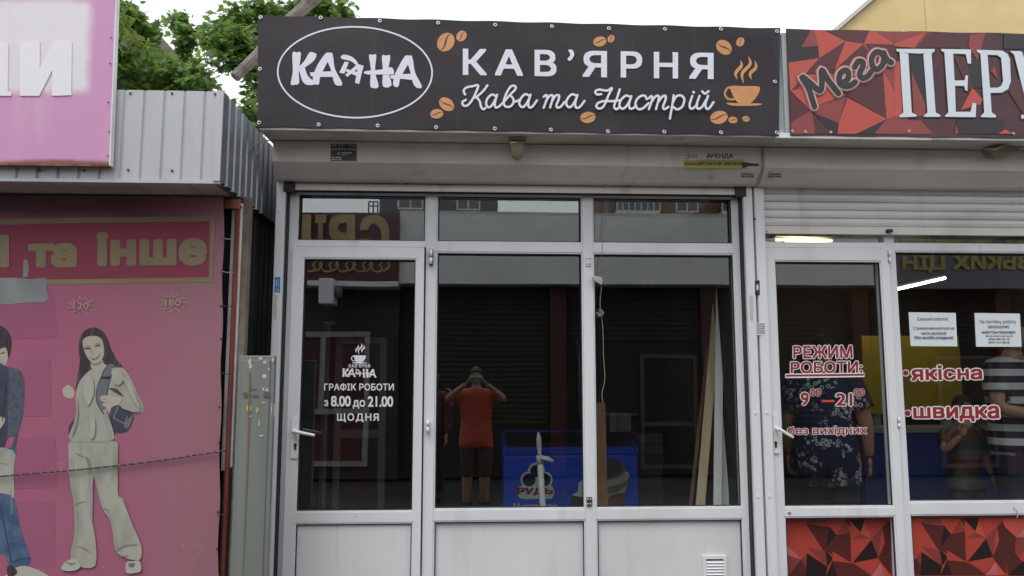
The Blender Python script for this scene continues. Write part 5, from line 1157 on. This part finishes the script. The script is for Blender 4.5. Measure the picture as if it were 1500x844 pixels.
    if hair:
        kind, mtl = hair; hv = []; hf = []
        for a in range(q+1):
            for b in range(n):
                v = vs0 = None
                th = math.pi*a/q; ph = 2*math.pi*b/n; x, y, z = math.sin(th)*math.cos(ph), math.sin(th)*math.sin(ph), math.cos(th)
                w = .074*(1-.16*max(0, -z)**1.5)+.010; r_ = 1+.04*math.sin(ph*7)*math.sin(th*5)
                if kind == 'long' and z < .1 and y > -.35: p = Vector((x*(w+.012), y*.11, .0118-(a-q/2)/q*.62+.0))
                else: p = Vector((x*w*r_, y*.104*r_, z*.128))
                hv.append(hc+HM@(p*k))
        for a in range(q):
            for b in range(n):
                th = math.pi*(a+.5)/q; ph = 2*math.pi*(b+.5)/n; y, z = math.sin(th)*math.sin(ph), math.cos(th)
                face = y < -.30 and z < .52-.2*(abs(math.cos(ph)) > .6)
                low = z < (-.95 if kind == 'long' else (-.35 if y > 0 else -.05))
                if kind == 'cap' and z < .12: continue
                if not face and not low: hf.append((a*n+b, (a+1)*n+b, (a+1)*n+(b+1) % n, a*n+(b+1) % n))
        child('cap' if kind == 'cap' else 'hair', mtl, hv, hf, .006)
        if kind == 'cap':
            mm = MB(); pts = [hc+HM@(Vector((.075*math.sin(t), -.085-.075*math.cos(t), .016))*k) for t in [R(-75+150*i/10) for i in range(11)]]
            base = [hc+HM@(Vector((.078*math.sin(t), -.09*math.cos(t), .026))*k) for t in [R(75-150*i/10) for i in range(11)]]
            mm.prism(pts+base, upv*.006); c = mm.build('cap_peak', mtl, None); c.parent = o
    return o
TORSO = {('pelvis','waist'),('waist','chest'),('chest','neck'),('chest','lsh'),('chest','rsh'),('pelvis','lhip'),('pelvis','rhip')}
def shirt(sleeve, hem=.86, collar=1.47, long=0):
    def f(bn, c):
        a, b, t = bn
        if (a, b) in TORSO: return hem < c.z < collar
        if b in ('lel','rel'): return t < sleeve
        if b in ('lwr','rwr'): return t < sleeve-1
        if b in ('lkn','rkn'): return c.z > hem
        if b == 'skull': return False
        return False
    return f
def trousers(leg=9., top=1.02):
    def f(bn, c):
        a, b, t = bn
        if (a, b) in (('pelvis','lhip'),('pelvis','rhip')): return True
        if (a, b) == ('pelvis','waist'): return c.z < top
        if b in ('lkn','rkn'): return t < leg
        if b in ('lan','ran'): return t < leg-1
        return False
    return f
shoes = lambda bn, c: bn[1] in ('lto','rto') or (bn[1] in ('lan','ran') and bn[2] > .86)
CL = lambda n, c, c2=None, r=.85: mat(n, c, r, c2 or tuple(v*.7 for v in c), 12, .4, .7)
HAIRD = mat('dark_hair', (.022,.016,.013), .6, (.035,.025,.02), 30, .4, .7, (6,6,1))
SHOE = CL('dark_shoe', (.03,.03,.03))
# photographer: both hands raised to a phone held level in front of the face; the phone's lens is the viewpoint
px0, py0 = CAM.x, CAM.y-.02
ph = thing('phone', 'green-backed phone held up sideways in the photographer\'s hands', 'phone', (px0, py0-.005, 1.615))
m = MB(); m.box(px0-.078, px0+.078, py0-.009, py0, 1.578, 1.652); m.build('body', mat('green_phone_back', (.10,.36,.22), .3), ph, .004)
m = MB(); m.box(px0-.070, px0+.070, py0-.0105, py0-.0092, 1.583, 1.647); m.build('screen', mat('phone_screen', (.02,.02,.02), .15), ph)
person('person in a red T-shirt and dark shorts raising a phone with both hands', (px0, -4.86, 0), math.pi,
       dict(lel=(-.355,-.11,1.355), lwr=(-.125,-.300,1.545), rel=(.355,-.11,1.355), rwr=(.125,-.300,1.545), lgrip=(.55,-.28,.65), rgrip=(-.55,-.28,.65), lpalm=(.6,-.25,-.5), rpalm=(-.6,-.25,-.5), curl=.7, look=(0,-1,.0), lsh=(-.18,-.02,1.42), rsh=(.18,-.02,1.42)),
       [('shirt', CL('red_tee', (.52,.072,.040)), .024, shirt(.60, .80)), ('shorts', CL('dark_red_shorts', (.075,.035,.030)), .014, trousers(1.05, .95)), ('shoes', SHOE, .012, shoes)], ('short', HAIRD), 1.74, None, 1.16)
q = refl(644, 570, 5.9)
person('person in a pale cap and a dark red track jacket with white sleeve stripes', (q.x-.10, q.y, 0), math.pi+.2, dict(curl=.4), [('jacket', CL('maroon_jacket', (.10,.022,.025)), .020, shirt(1.92, .84, 1.50)), ('trousers', CL('navy_trousers', (.012,.016,.03)), .020, trousers(1.93)), ('shoes', SHOE, .012, shoes)], ('cap', CL('pale_cap', (.50,.47,.42))), 1.72)
m = MB(); o = bpy.data.objects['person.001']
for sg in (-1, 1):
    for kx in (-.012, 0, .012):
        m.tube([(sg*(.178+.075*math.sin(t))+0, kx, 1.405+.075*math.cos(t)-.0) for t in [R(10+80*i/6) for i in range(7)]] + [(sg*.266, .02+kx, 1.15)], .004, 5)
c = m.build('sleeve_stripes', CL('white_stripe', (.6,.6,.6)), None); c.parent = o
# floral tunic (procedural print)
fl = bpy.data.materials.new('floral_navy_cloth'); fl.use_nodes = True; n_ = fl.node_tree; b_ = n_.nodes['Principled BSDF']; b_.inputs['Roughness'].default_value = .85
tc = n_.nodes.new('ShaderNodeTexCoord'); vo = n_.nodes.new('ShaderNodeTexVoronoi'); vo.inputs['Scale'].default_value = 34; no = n_.nodes.new('ShaderNodeTexNoise'); no.inputs['Scale'].default_value = 6
r1 = n_.nodes.new('ShaderNodeValToRGB'); e = r1.color_ramp.elements; e[0].position = .22; e[0].color = (0,0,0,1); e[1].position = .28; e[1].color = (1,1,1,1); e2 = r1.color_ramp.elements.new(.46); e2.color = (1,1,1,1); e3 = r1.color_ramp.elements.new(.52); e3.color = (0,0,0,1)
r2 = n_.nodes.new('ShaderNodeValToRGB'); r2.color_ramp.elements[0].position = .48; r2.color_ramp.elements[1].position = .54
ml = n_.nodes.new('ShaderNodeMath'); ml.operation = 'MULTIPLY'; mx = n_.nodes.new('ShaderNodeMixRGB'); mx.inputs[1].default_value = (.012,.018,.06,1); mx.inputs[2].default_value = (.50,.52,.58,1)
L_ = n_.links; L_.new(tc.outputs['Object'], vo.inputs[0]); L_.new(tc.outputs['Object'], no.inputs[0]); L_.new(vo.outputs[0], r1.inputs[0]); L_.new(no.outputs[0], r2.inputs[0]); L_.new(r1.outputs[0], ml.inputs[0]); L_.new(r2.outputs[0], ml.inputs[1]); L_.new(ml.outputs[0], mx.inputs[0]); L_.new(mx.outputs[0], b_.inputs['Base Color'])
fx = at(1210,640,.55).x
person('person with dark hair in a navy floral tunic behind the salon door', (fx, .55, FLR+.02), 2.6, dict(curl=.5, lel=(-.27,.02,1.13), rel=(.27,.02,1.13), lwr=(-.27,-.05,.90), rwr=(.27,-.05,.90)), [('tunic', fl, .034, shirt(.65, .70, 1.48)), ('trousers', CL('black_trousers', (.012,.012,.014)), .016, trousers(1.93)), ('shoes', SHOE, .012, shoes)], ('short', HAIRD), 1.62, None, 1.22)
st = bpy.data.materials.new('navy_white_striped_cloth'); st.use_nodes = True; n_ = st.node_tree; b_ = n_.nodes['Principled BSDF']; b_.inputs['Roughness'].default_value = .85
def stripes(mt, cols, freq):
    n_ = mt.node_tree; b_ = n_.nodes['Principled BSDF']; tc = n_.nodes.new('ShaderNodeTexCoord'); sp = n_.nodes.new('ShaderNodeSeparateXYZ'); mu = n_.nodes.new('ShaderNodeMath'); mu.operation = 'MULTIPLY'; mu.inputs[1].default_value = freq
    fr = n_.nodes.new('ShaderNodeMath'); fr.operation = 'FRACT'; rp = n_.nodes.new('ShaderNodeValToRGB'); rp.color_ramp.interpolation = 'CONSTANT'; L_ = n_.links
    L_.new(tc.outputs['Object'], sp.inputs[0]); L_.new(sp.outputs[2], mu.inputs[0]); L_.new(mu.outputs[0], fr.inputs[0]); L_.new(fr.outputs[0], rp.inputs[0]); L_.new(rp.outputs[0], b_.inputs['Base Color'])
    for i, c in enumerate(cols):
        if i < 2: el = rp.color_ramp.elements[i]; el.position = i/len(cols)
        else: el = rp.color_ramp.elements.new(i/len(cols))
        el.color = (*c, 1)
stripes(st, ((.50,.52,.53),(.015,.018,.035)), 11)
sx = at(1492,560,.55).x
person('person in a navy and white striped T-shirt at the right of the salon window', (sx, .6, FLR+.02), .35, dict(lel=(-.26,-.06,1.15), lwr=(-.05,-.24,1.10), rel=(.26,-.06,1.15), rwr=(.05,-.25,1.16), curl=.5), [('shirt', st, .022, shirt(.62, .86)), ('trousers', CL('jeans_dark', (.02,.025,.05)), .018, trousers(1.93)), ('shoes', SHOE, .012, shoes)], ('short', HAIRD), 1.74, None, 1.12)
kc = bpy.data.materials.new('red_grey_striped_cloth'); kc.use_nodes = True; stripes(kc, ((.10,.10,.10),(.035,.05,.04),(.12,.03,.02)), 5.0)
kx = at(1411,640,.75).x
person('child in a grey, green and red striped T-shirt behind the salon window', (kx, .75, FLR+.02), .2, dict(lel=(-.29,-.06,1.22), lwr=(-.22,-.20,1.38), rel=(.24,.0,1.14), rwr=(.20,-.12,.98), curl=.6, lgrip=(.3,-.3,.8)), [('shirt', kc, .022, shirt(.6, .84)), ('trousers', CL('dark_trousers_small', (.03,.03,.035)), .018, trousers(1.93)), ('shoes', SHOE, .012, shoes)], ('short', HAIRD), 1.22)

# ================================================================ across the street (seen in the glass)
def T_(pts): return pts
OY = -7.6
SLB = mat('brown_roller_shutter', (.020,.016,.014), .7, (.015,.012,.0105), 3, .4, .7)
WF = mat('pale_cladding', (.76,.77,.77), .5, (.68,.69,.69), 1.5, .4, .7)
xa = refl(584, 400, 7.6).x; zb_ = refl(745, 416, 7.6).z; zt_ = refl(745, 315, 7.6).z
o = thing('shop_pavilion', 'low shop row across the street with a wide pale fascia over dark roller shutters', 'pavilion', (6, OY, 0))
m = MB(); m.box(xa, 14, OY-5, OY, zb_, zt_); m.build('fascia', WF, o)
m = MB(); m.box(xa, 14, OY-5, OY-.45, .05, zb_-.002); m.build('wall', mat('dark_brown_cladding', (.017,.013,.011), .8, (.012,.010,.008), 2, .4, .7), o)
m = MB(); m.box(xa, 14, OY-5, OY-.005, zt_, zt_+.06); m.build('roof', SOFF, o)
for k in range(6):
    x0 = xa+.3+k*2.5; m = MB(); zl = (.2,2.2,.2,2.2,2.1,.2)[k]
    for q in range(26):
        z = 2.98-q*.085
        if z < zl: break
        m.prism([(x0,OY-.44,z),(x0,OY-.43,z+.025),(x0,OY-.43,z+.06),(x0,OY-.44,z+.082)], (2.1,0,0))
    m.build('roller_shutter', SLB, o)
    m = MB(); m.box(x0+2.12, x0+2.38, OY-.45, OY-.30, .05, zb_-.004); m.build('pillar', mat('burgundy_pillar', (.060,.013,.014), .6), o)
    if zl > 1:
        m = MB(); ring(m, x0+1.1, x0+2.05, .15, 2.0, .06, OY-.448, OY-.40); m.box(x0+1.16, x0+1.99, OY-.448, OY-.40, .85, .92); w_ = m.build('door', mat('grey_door_frame', (.07,.068,.064), .5), o)
        m = MB(); m.box(x0+1.15, x0+2.0, OY-.445, OY-.44, .2, 1.95); m.build('pane', mat('dim_street_glass', (.015,.012,.012), .25), w_)
        m = MB(); m.box(x0+.1, x0+1.05, OY-.448, OY-.40, 1.02, 1.06); m.box(x0+.1, x0+.13, OY-.448, OY-.40, 1.06, 2.0); m.build('window_bar', mat('grey_door_frame', (.07,.068,.064), .5), o)
# burgundy jeweller-like shop with gold letters
xb = refl(584,350,7.5).x; xl = xb-6.5; zs0 = refl(500,410,7.5).z; zs1 = refl(500,312,7.5).z
o = thing('burgundy_shop', 'shop across the street with a burgundy fascia, white-framed windows and red curtains', 'shop', (xb-3, OY, 0))
m = MB(); m.box(xl, xb-.005, OY-5, OY-.3, .05, zs0+.6); m.build('wall', mat('dark_shop_wall', (.035,.030,.028), .7, (.025,.02,.02), 2, .4, .7), o)
m = MB(); m.box(xl, xb-.005, OY-5.1, OY-.1, zs0+.602, zs0+.7); m.build('roof', SOFF, o)
m = MB(); m.box(xl, xb, OY-.3, OY+.15, zs0-.10, zs0-.02); m.build('ledge', WF, o)
for k in range(3):
    x0 = xb-1.95-k*2.0; m = MB(); ring(m, x0, x0+1.5, .25, 2.35, .08, OY-.30, OY-.22); m.box(x0+.08,x0+1.42,OY-.30,OY-.22,1.06,1.14); m.box(x0+.71,x0+.79,OY-.30,OY-.22,1.14,2.27)
    w_ = m.build('window', mat('grey_street_frame', (.30,.29,.28), .5), o); m = MB(); m.box(x0+.07,x0+1.43,OY-.285,OY-.28,.33,2.27); m.build('curtain', mat('burgundy_curtain', (.085,.016,.018), .8, (.04,.01,.012), 4, .4, .7, (8,1,.3)), w_)
o = thing('fascia_sign', 'burgundy fascia sign with large gold letters across the street, seen reversed in the glass', 'sign', (xb-3, OY+.1, zs0))
m = MB(); m.box(xl, xb, OY-.05, OY+.10, zs0, zs1); m.build('panel', mat('burgundy_panel', (.10,.018,.022), .5), o)
fnr = lambda x, y, d: (lambda p: Vector((p.x, OY+.101+d, p.z)))(refl(x, y, GLASS-OY-.10))
GOLDL = mat('gold_letter', (.48,.36,.17), .45, (.36,.26,.12), 6, .4, .7)
m = MB(); P = Print(m, fnr, .002)
for ch, x0, x1 in (("С",570,528),("Р",521,482),("І",478,462),("Б",456,415),("Л",410,368),("О",362,318)): P.text(ch, ((x0,316),(x1,316),(x1,372),(x0,372)), 0, .05)
m.build('lettering', GOLDL, o)
m = MB(); P = Print(m, fnr, .002)
for k in range(5):
    cx = 562-k*24
    P.ribbon([(cx,398),(cx+8,390),(cx+3,383),(cx-5,388),(cx-2,396),(cx-12,398),(cx-20,388),(cx-14,382)], [2,2.5,2,2,2.5,2.5,2,1.5], 0)
m.build('script_lettering', GOLDL, o)
o = thing('roof_frame', 'small metal lantern frame on top of the burgundy shop across the street', 'frame', refl(548,310,7.6)); a, b = refl(541,296,7.6), refl(554,309,7.6); m = MB(); 
for z in (a.z, (a.z+b.z)/2, zs1+.012): m.tube([(a.x,OY,z),(b.x,OY,z)], .012, 6)
for x in (a.x, (a.x+b.x)/2, b.x): m.tube([(x,OY,zs1),(x,OY,a.z)], .012, 6)
m.build('bars', BLKP, o)
a, b = refl(467,407,7.2), refl(488,446,7.2)
o = thing('outdoor_unit', 'white air-conditioner unit hung beneath the burgundy sign across the street', 'air conditioner', ((a.x+b.x)/2, OY+.2, b.z))
m = MB(); m.box(a.x, b.x, OY+.02, OY+.38, b.z, a.z); m.build('case', WPL, o, .02); m = MB(); m.tube([(b.x+.01,OY+.2,(a.z+b.z)/2),(b.x+.1,OY+.2,(a.z+b.z)/2)], .09, 16); m.build('fan', mat('grey_fan', (.15,.15,.15), .5), o)
m = MB(); 
for x in (a.x+.03, b.x-.03): m.tube([(x,OY+.2,a.z),(x,OY+.2,zs0-.03)], .008, 6)
m.build('hanger', STEEL, o)
# purple banner with yellow letters on the pavilion
o = thing('purple_banner', 'purple banner with large yellow letters on the pale fascia across the street', 'banner', refl(1420,400,7.55))
a, b = refl(1300,330,7.55), refl(1580,424,7.55); m = MB(); m.box(a.x, b.x, OY+.03, OY+.05, b.z, a.z); m.build('sheet', mat('purple_vinyl', (.17,.15,.20), .5), o)
fnp = lambda x, y, d: (lambda p: Vector((p.x, OY+.051+d, p.z)))(refl(x, y, GLASS-OY-.05)); m = MB(); P = Print(m, fnp, .002)
P.text("МАГАЗИН", ((1560,336),(1322,336),(1322,366),(1560,366)), 0, .04); P.text("НИЗЬКИХ ЦІН", ((1560,374),(1322,374),(1322,400),(1560,400)), 0, .04); m.build('lettering', mat('yellow_print', (.38,.35,.10), .5), o)
# apartment blocks behind
def block(label, x0, x1, y0, dep, H, wm, col, zr, balc):
    o = thing('apartment_block', label, 'building', ((x0+x1)/2, y0, 0)); m = MB(); m.box(x0, x1, y0-dep, y0, .05, H); m.build('wall', col, o)
    m = MB(); m.box(x0-.2, x1+.2, y0-dep-.2, y0+.2, H, H+.5); m.build('roof', SOFF, o)
    gl = mat('window_pane_far', (.10,.12,.14), .1); n = int((x1-x0)/wm); z = zr % 3.0
    while z+1.6 < H:
        for i in range(n):
            x = x0+(i+.5)*(x1-x0)/n
            if balc and i % 2 == 0:
                m = MB(); m.box(x-1.3, x+1.3, y0, y0+.9, z-.9, z-.05); m.box(x-1.3, x+1.3, y0+.02, y0+.88, z-.049, z+1.45, 1)
                for q in range(8): xx = x-1.28+q*2.56/7; m.box(xx-.03, xx+.03, y0+.88, y0+.93, z-.05, z+1.45, 0)
                m.box(x-1.35, x+1.35, y0, y0+.98, z+1.45, z+1.6, 0); m.build('balcony', [EDGE, gl], o)
            else:
                m = MB(); ring(m, x-.75, x+.75, z, z+1.4, .09, y0-.02, y0+.05); m.box(x-.04, x+.04, y0-.02, y0+.04, z+.09, z+1.31); w = m.build('window', EDGE, o)
                m = MB(); m.box(x-.7, x+.7, y0+.004, y0+.01, z+.05, z+1.35); m.build('pane', gl, w)
        z += 3.0
a, b = refl(893,300,42), refl(1062,300,42); zr = refl(980,311,42).z
block('brick apartment block with white balconies behind the pale shop row', a.x, b.x+9, -42, 12, 24, 2.9, mat('orange_brick', (.26,.135,.075), .85, (.20,.10,.06), 20, .4, .7), zr, True)
a, b = refl(557,300,42), refl(730,300,42); zr = refl(650,308,42).z
block('dark grey apartment block with white windows behind the pale shop row', a.x, b.x, -42, 12, 24, 3.2, mat('dark_grey_render', (.10,.105,.115), .85, (.08,.08,.09), 3, .4, .7), zr, False)
# ================================================================ behind the kiosks: trees, house, yellow block, pole
LEAFS = [mat('leaf_green', (.100,.180,.032), .5, (.155,.245,.045), 3.0, .4, .65), mat('leaf_dark', (.055,.108,.024), .5, (.085,.15,.032), 3, .4, .65), mat('leaf_yellow_green', (.16,.20,.04), .5, (.11,.16,.03), 4, .4, .65)]
for lm in LEAFS:
    n_ = lm.node_tree; b_ = n_.nodes['Principled BSDF']; tr_ = n_.nodes.new('ShaderNodeBsdfTranslucent'); mxs = n_.nodes.new('ShaderNodeMixShader'); mxs.inputs[0].default_value = .45
    src = b_.inputs['Base Color'].links[0].from_socket; hsv = n_.nodes.new('ShaderNodeHueSaturation'); hsv.inputs['Value'].default_value = 2.0; n_.links.new(src, hsv.inputs['Color']); n_.links.new(hsv.outputs[0], tr_.inputs[0])
    n_.links.new(b_.outputs[0], mxs.inputs[1]); n_.links.new(tr_.outputs[0], mxs.inputs[2]); n_.links.new(mxs.outputs[0], n_.nodes['Material Output'].inputs[0])
BARK = mat('grey_bark', (.10,.085,.07), .9, (.055,.045,.04), 8, .4, .7, (4,4,.6), bump=.5, bscale=30)
MAPLE = [(0,-.05),(.10,.12),(.34,.05),(.27,.22),(.50,.36),(.28,.42),(.24,.60),(.09,.52),(0,.95),(-.09,.52),(-.24,.60),(-.28,.42),(-.50,.36),(-.27,.22),(-.34,.05),(-.10,.12)]
def leafy_tree(label, blobs, base, seed, size=.108, dens=1.25, fruit=()):
    random.seed(seed); o = thing('maple_tree', label, 'tree', base, 'trees behind the kiosks')
    m = MB(); tips = []
    for px, py, Y, rpx, nlf in blobs:
        c = at(px, py, Y); r = rpx/FPX*(Y+4.5)
        tips.append((c, r)); cl = []
        for q in range(max(5, int(nlf*.09))):
            while True:
                v = Vector([random.uniform(-1,1) for _ in range(3)])
                if v.length < 1: break
            cl.append(c+Vector((v.x*r, v.y*r*1.1, v.z*r)))
        for q in range(int(nlf*dens)):
            p = random.choice(cl)+Vector([random.gauss(0, .045) for _ in range(3)]); s = size*random.choice((random.uniform(.45,.8), random.uniform(.7,1.15)))
            # leaves hang outward and a little down, tilted to the light
            nrm = (Vector((random.gauss(0,.55), random.gauss(-.35,.5), random.gauss(.75,.4)))).normalized(); d = Vector((random.gauss(0,.7), random.gauss(-.3,.5), random.gauss(-.5,.4))); d = (d-nrm*d.dot(nrm)).normalized(); w = nrm.cross(d)
            mi = 1 if random.random() < .38 else 0
            pts = []
            for x, y in MAPLE: pts.append(p+d*(y*s)+w*(x*s)+nrm*(-.22*abs(x)*s-.10*y*y*s))
            # three fans give the leaf its fold
            i = len(m.v); m.v += [tuple(t) for t in pts]
            for f in ([0,1,2,3,4,5,6,7,8],[0,8,9,10,11,12,13,14,15]): m.f.append([i+t for t in f]); m.m.append(mi); m.sm.append(False)
    for px, py, Y, rpx, nn in fruit:
        c = at(px, py, Y); r = rpx/FPX*(Y+4.5)
        for q in range(nn):
            p = c+Vector([random.gauss(0, r*.5) for _ in range(3)]); s = .035
            for j in range(3): a = random.uniform(0,6.3); m.poly([p, p+Vector((math.cos(a)*s, -.01, math.sin(a)*s)), p+Vector((math.cos(a+.7)*s*.8, -.015, math.sin(a+.7)*s*.8))], 2)
    m.build('crown', LEAFS, o)
    m = MB(); b0 = Vector(base); cen = sum((t[0] for t in tips), Vector())/len(tips); fork = Vector((b0.x*.6+cen.x*.4, b0.y*.7+cen.y*.3, 2.2+.35*(cen.z-2.2)))
    m.tube([b0, b0.lerp(fork,.5)+Vector((.05,.03,0)), fork], [.13,.11,.09], 10)
    done = [fork]
    for c, r in sorted(tips, key=lambda t: (t[0]-fork).length):
        a = min(done, key=lambda p: (p-c).length + .25*(p-fork).length); done.append(c); l = (c-a).length
        mid = a.lerp(c, .5)+Vector((random.uniform(-.12,.12), random.uniform(-.12,.12), random.uniform(.02,.14)))*l; m.tube(smooth_path([a, a.lerp(mid,.6)+Vector((0,0,-.03*l)), mid, c], 4), .011, 7)
        for q in range(9): e = c+Vector([random.uniform(-1,1)*r*.8 for _ in range(3)]); s_ = mid.lerp(c, random.uniform(.4,1)); m.tube([s_, s_.lerp(e,.5)+Vector((0,0,.02)), e], [.010,.006,.003], 5)
    m.build('trunk', BARK, o)
    return o
leafy_tree('bushy maple with greenish seed clusters rising behind the pale ribbed eaves', [(188,40,2.2,34,420),(178,95,1.8,40,560),(205,120,2.4,36,480),(228,100,2.8,28,300),(250,118,2.2,30,340),(280,104,2.0,20,170),(292,120,1.9,16,130),(190,70,3.2,36,380),(215,150,2.8,40,420),(170,140,2.2,40,360),(168,8,2.2,18,120),(207,52,2.9,15,110),(306,120,1.8,6,18),(265,75,3.0,12,50)], (-2.6,2.9,0), 21, fruit=((180,30,1.7,12,50),(200,62,1.6,12,60),(183,50,1.7,10,40)))
leafy_tree('loose airy maple whose branches reach behind the left end of the dark banner', [(258,40,3.2,14,80),(280,50,3.0,18,140),(272,24,3.2,6,18),(322,48,2.9,26,260),(345,32,3.1,24,230),(330,58,2.6,20,190),(355,84,2.7,20,180),(340,90,2.5,12,60),(316,68,2.6,10,40),(362,50,3.2,26,240),(372,78,2.9,26,220),(370,105,2.6,14,80),(378,130,2.7,16,110),(385,30,3.4,30,240),(372,12,3.2,10,50),(393,14,3.3,14,90),(366,162,2.4,14,90),(378,180,2.4,18,110),(345,58,2.6,15,90),(312,92,2.5,6,14)], (.2,3.6,0), 33)
leafy_tree('maple crown showing just above the top edge of the dark banner', [(440,30,3.6,34,330),(470,14,3.5,34,340),(495,18,3.4,22,190),(455,6,3.8,28,200),(505,32,3.4,16,130),(425,22,3.6,20,140),(430,60,3.4,40,260),(480,60,3.3,34,240)], (-.6,4.2,0), 44)
# old timber pole lying over the roof
o = thing('timber_pole', 'weathered grey timber pole slanting up behind the dark banner', 'pole', at(345,112,.35))
a, b = at(344,113,.35), at(500,-44,.75); dd = (b-a); TB = mat('weathered_timber', (.19,.17,.155), .9, (.085,.072,.062), 14, .4, .7, (1,1,1), bump=.5, bscale=25)
m = MB(); m.tube([a+dd*t+Vector((.012*math.sin(t*9), 0, .008*math.sin(t*7))) for t in [i/10 for i in range(11)]], [.034,.036,.037,.038,.040,.041,.042,.043,.043,.044,.044], 9, sm=False); m.build('shaft', TB, o)
m = MB(); q = a+dd*.32;  m.tube([Vector((q.x,q.y,3.362)), Vector((q.x,q.y,q.z))], .02, 8); m.build('prop', TB, o)
# house behind the first tree
o = thing('gabled_house', 'cream house with a brown roof mostly hidden by the maple leaves', 'house', at(225,150,9))
HY = 9.0; e1, e2, e3 = at(196,48,HY), at(262,132,HY), at(120,150,HY); ap = at(205,38,HY)
m = MB(); x1 = at(246,130,HY).x; x0 = ap.x-(x1-ap.x); zz = at(240,100,HY).z; m.prism([(x0,HY,.05),(x1,HY,.05),(x1,HY,zz),(ap.x,HY,ap.z-.05),(x0,HY,zz)], (0,6,0)); m.build('wall', mat('cream_render', (.52,.46,.33), .85, (.45,.39,.28), 3, .4, .7), o)
m = MB(); r_ = Vector((x1-ap.x, 0, zz-ap.z)).normalized()
for sg in (1,-1):
    far = Vector((ap.x+sg*(x1-ap.x)*1.22, HY-.4, ap.z+(zz-ap.z)*1.22)); A_ = Vector((ap.x,HY-.4,ap.z)); m.prism([A_, far, far+Vector((0,0,.22)), A_+Vector((0,0,.22))], (0,6.8,0))
m.build('roof', mat('brown_roof_tile', (.075,.055,.042), .8, (.05,.04,.032), 8, .4, .7), o)
# tall yellow building on the right
YY = 13.0
o = thing('yellow_building', 'tall yellow-rendered building with a sloping roof edge above the red banner', 'building', at(1400,100,YY))
p1, p2 = at(1232,42,YY), at(1281,0,YY); sl_ = (p2.z-p1.z)/(p2.x-p1.x); xL = p1.x-1.6; zL = p1.z-1.6*sl_; xP = p1.x+5; zP = p1.z+5*sl_
YW = mat('yellow_render', (.64,.50,.245), .85, (.58,.44,.21), 1.2, .4, .7, bump=.1, bscale=40)
m = MB(); m.prism([(xL,YY,.05),(xP+9,YY,.05),(xP+9,YY,zP-3),(xP,YY,zP),(xL,YY,zL)], (0,10,0)); m.build('wall', YW, o)
m = MB(); A_ = Vector((xL-.15,YY-.12,zL-.15*sl_+.02)); B_ = Vector((xP,YY-.12,zP+.02)); m.prism([A_, B_, B_+Vector((0,0,.12)), A_+Vector((0,0,.12))], (0,10.2,0)); m.build('roof', mat('pale_roof_trim', (.50,.48,.44), .6), o)
xj = at(1355,20,YY).x; m = MB(); m.box(xj-.01, xj+.01, YY-.006, YY-.001, .05, zP-1); m.build('joint', mat('render_joint', (.50,.36,.14), .9), o)
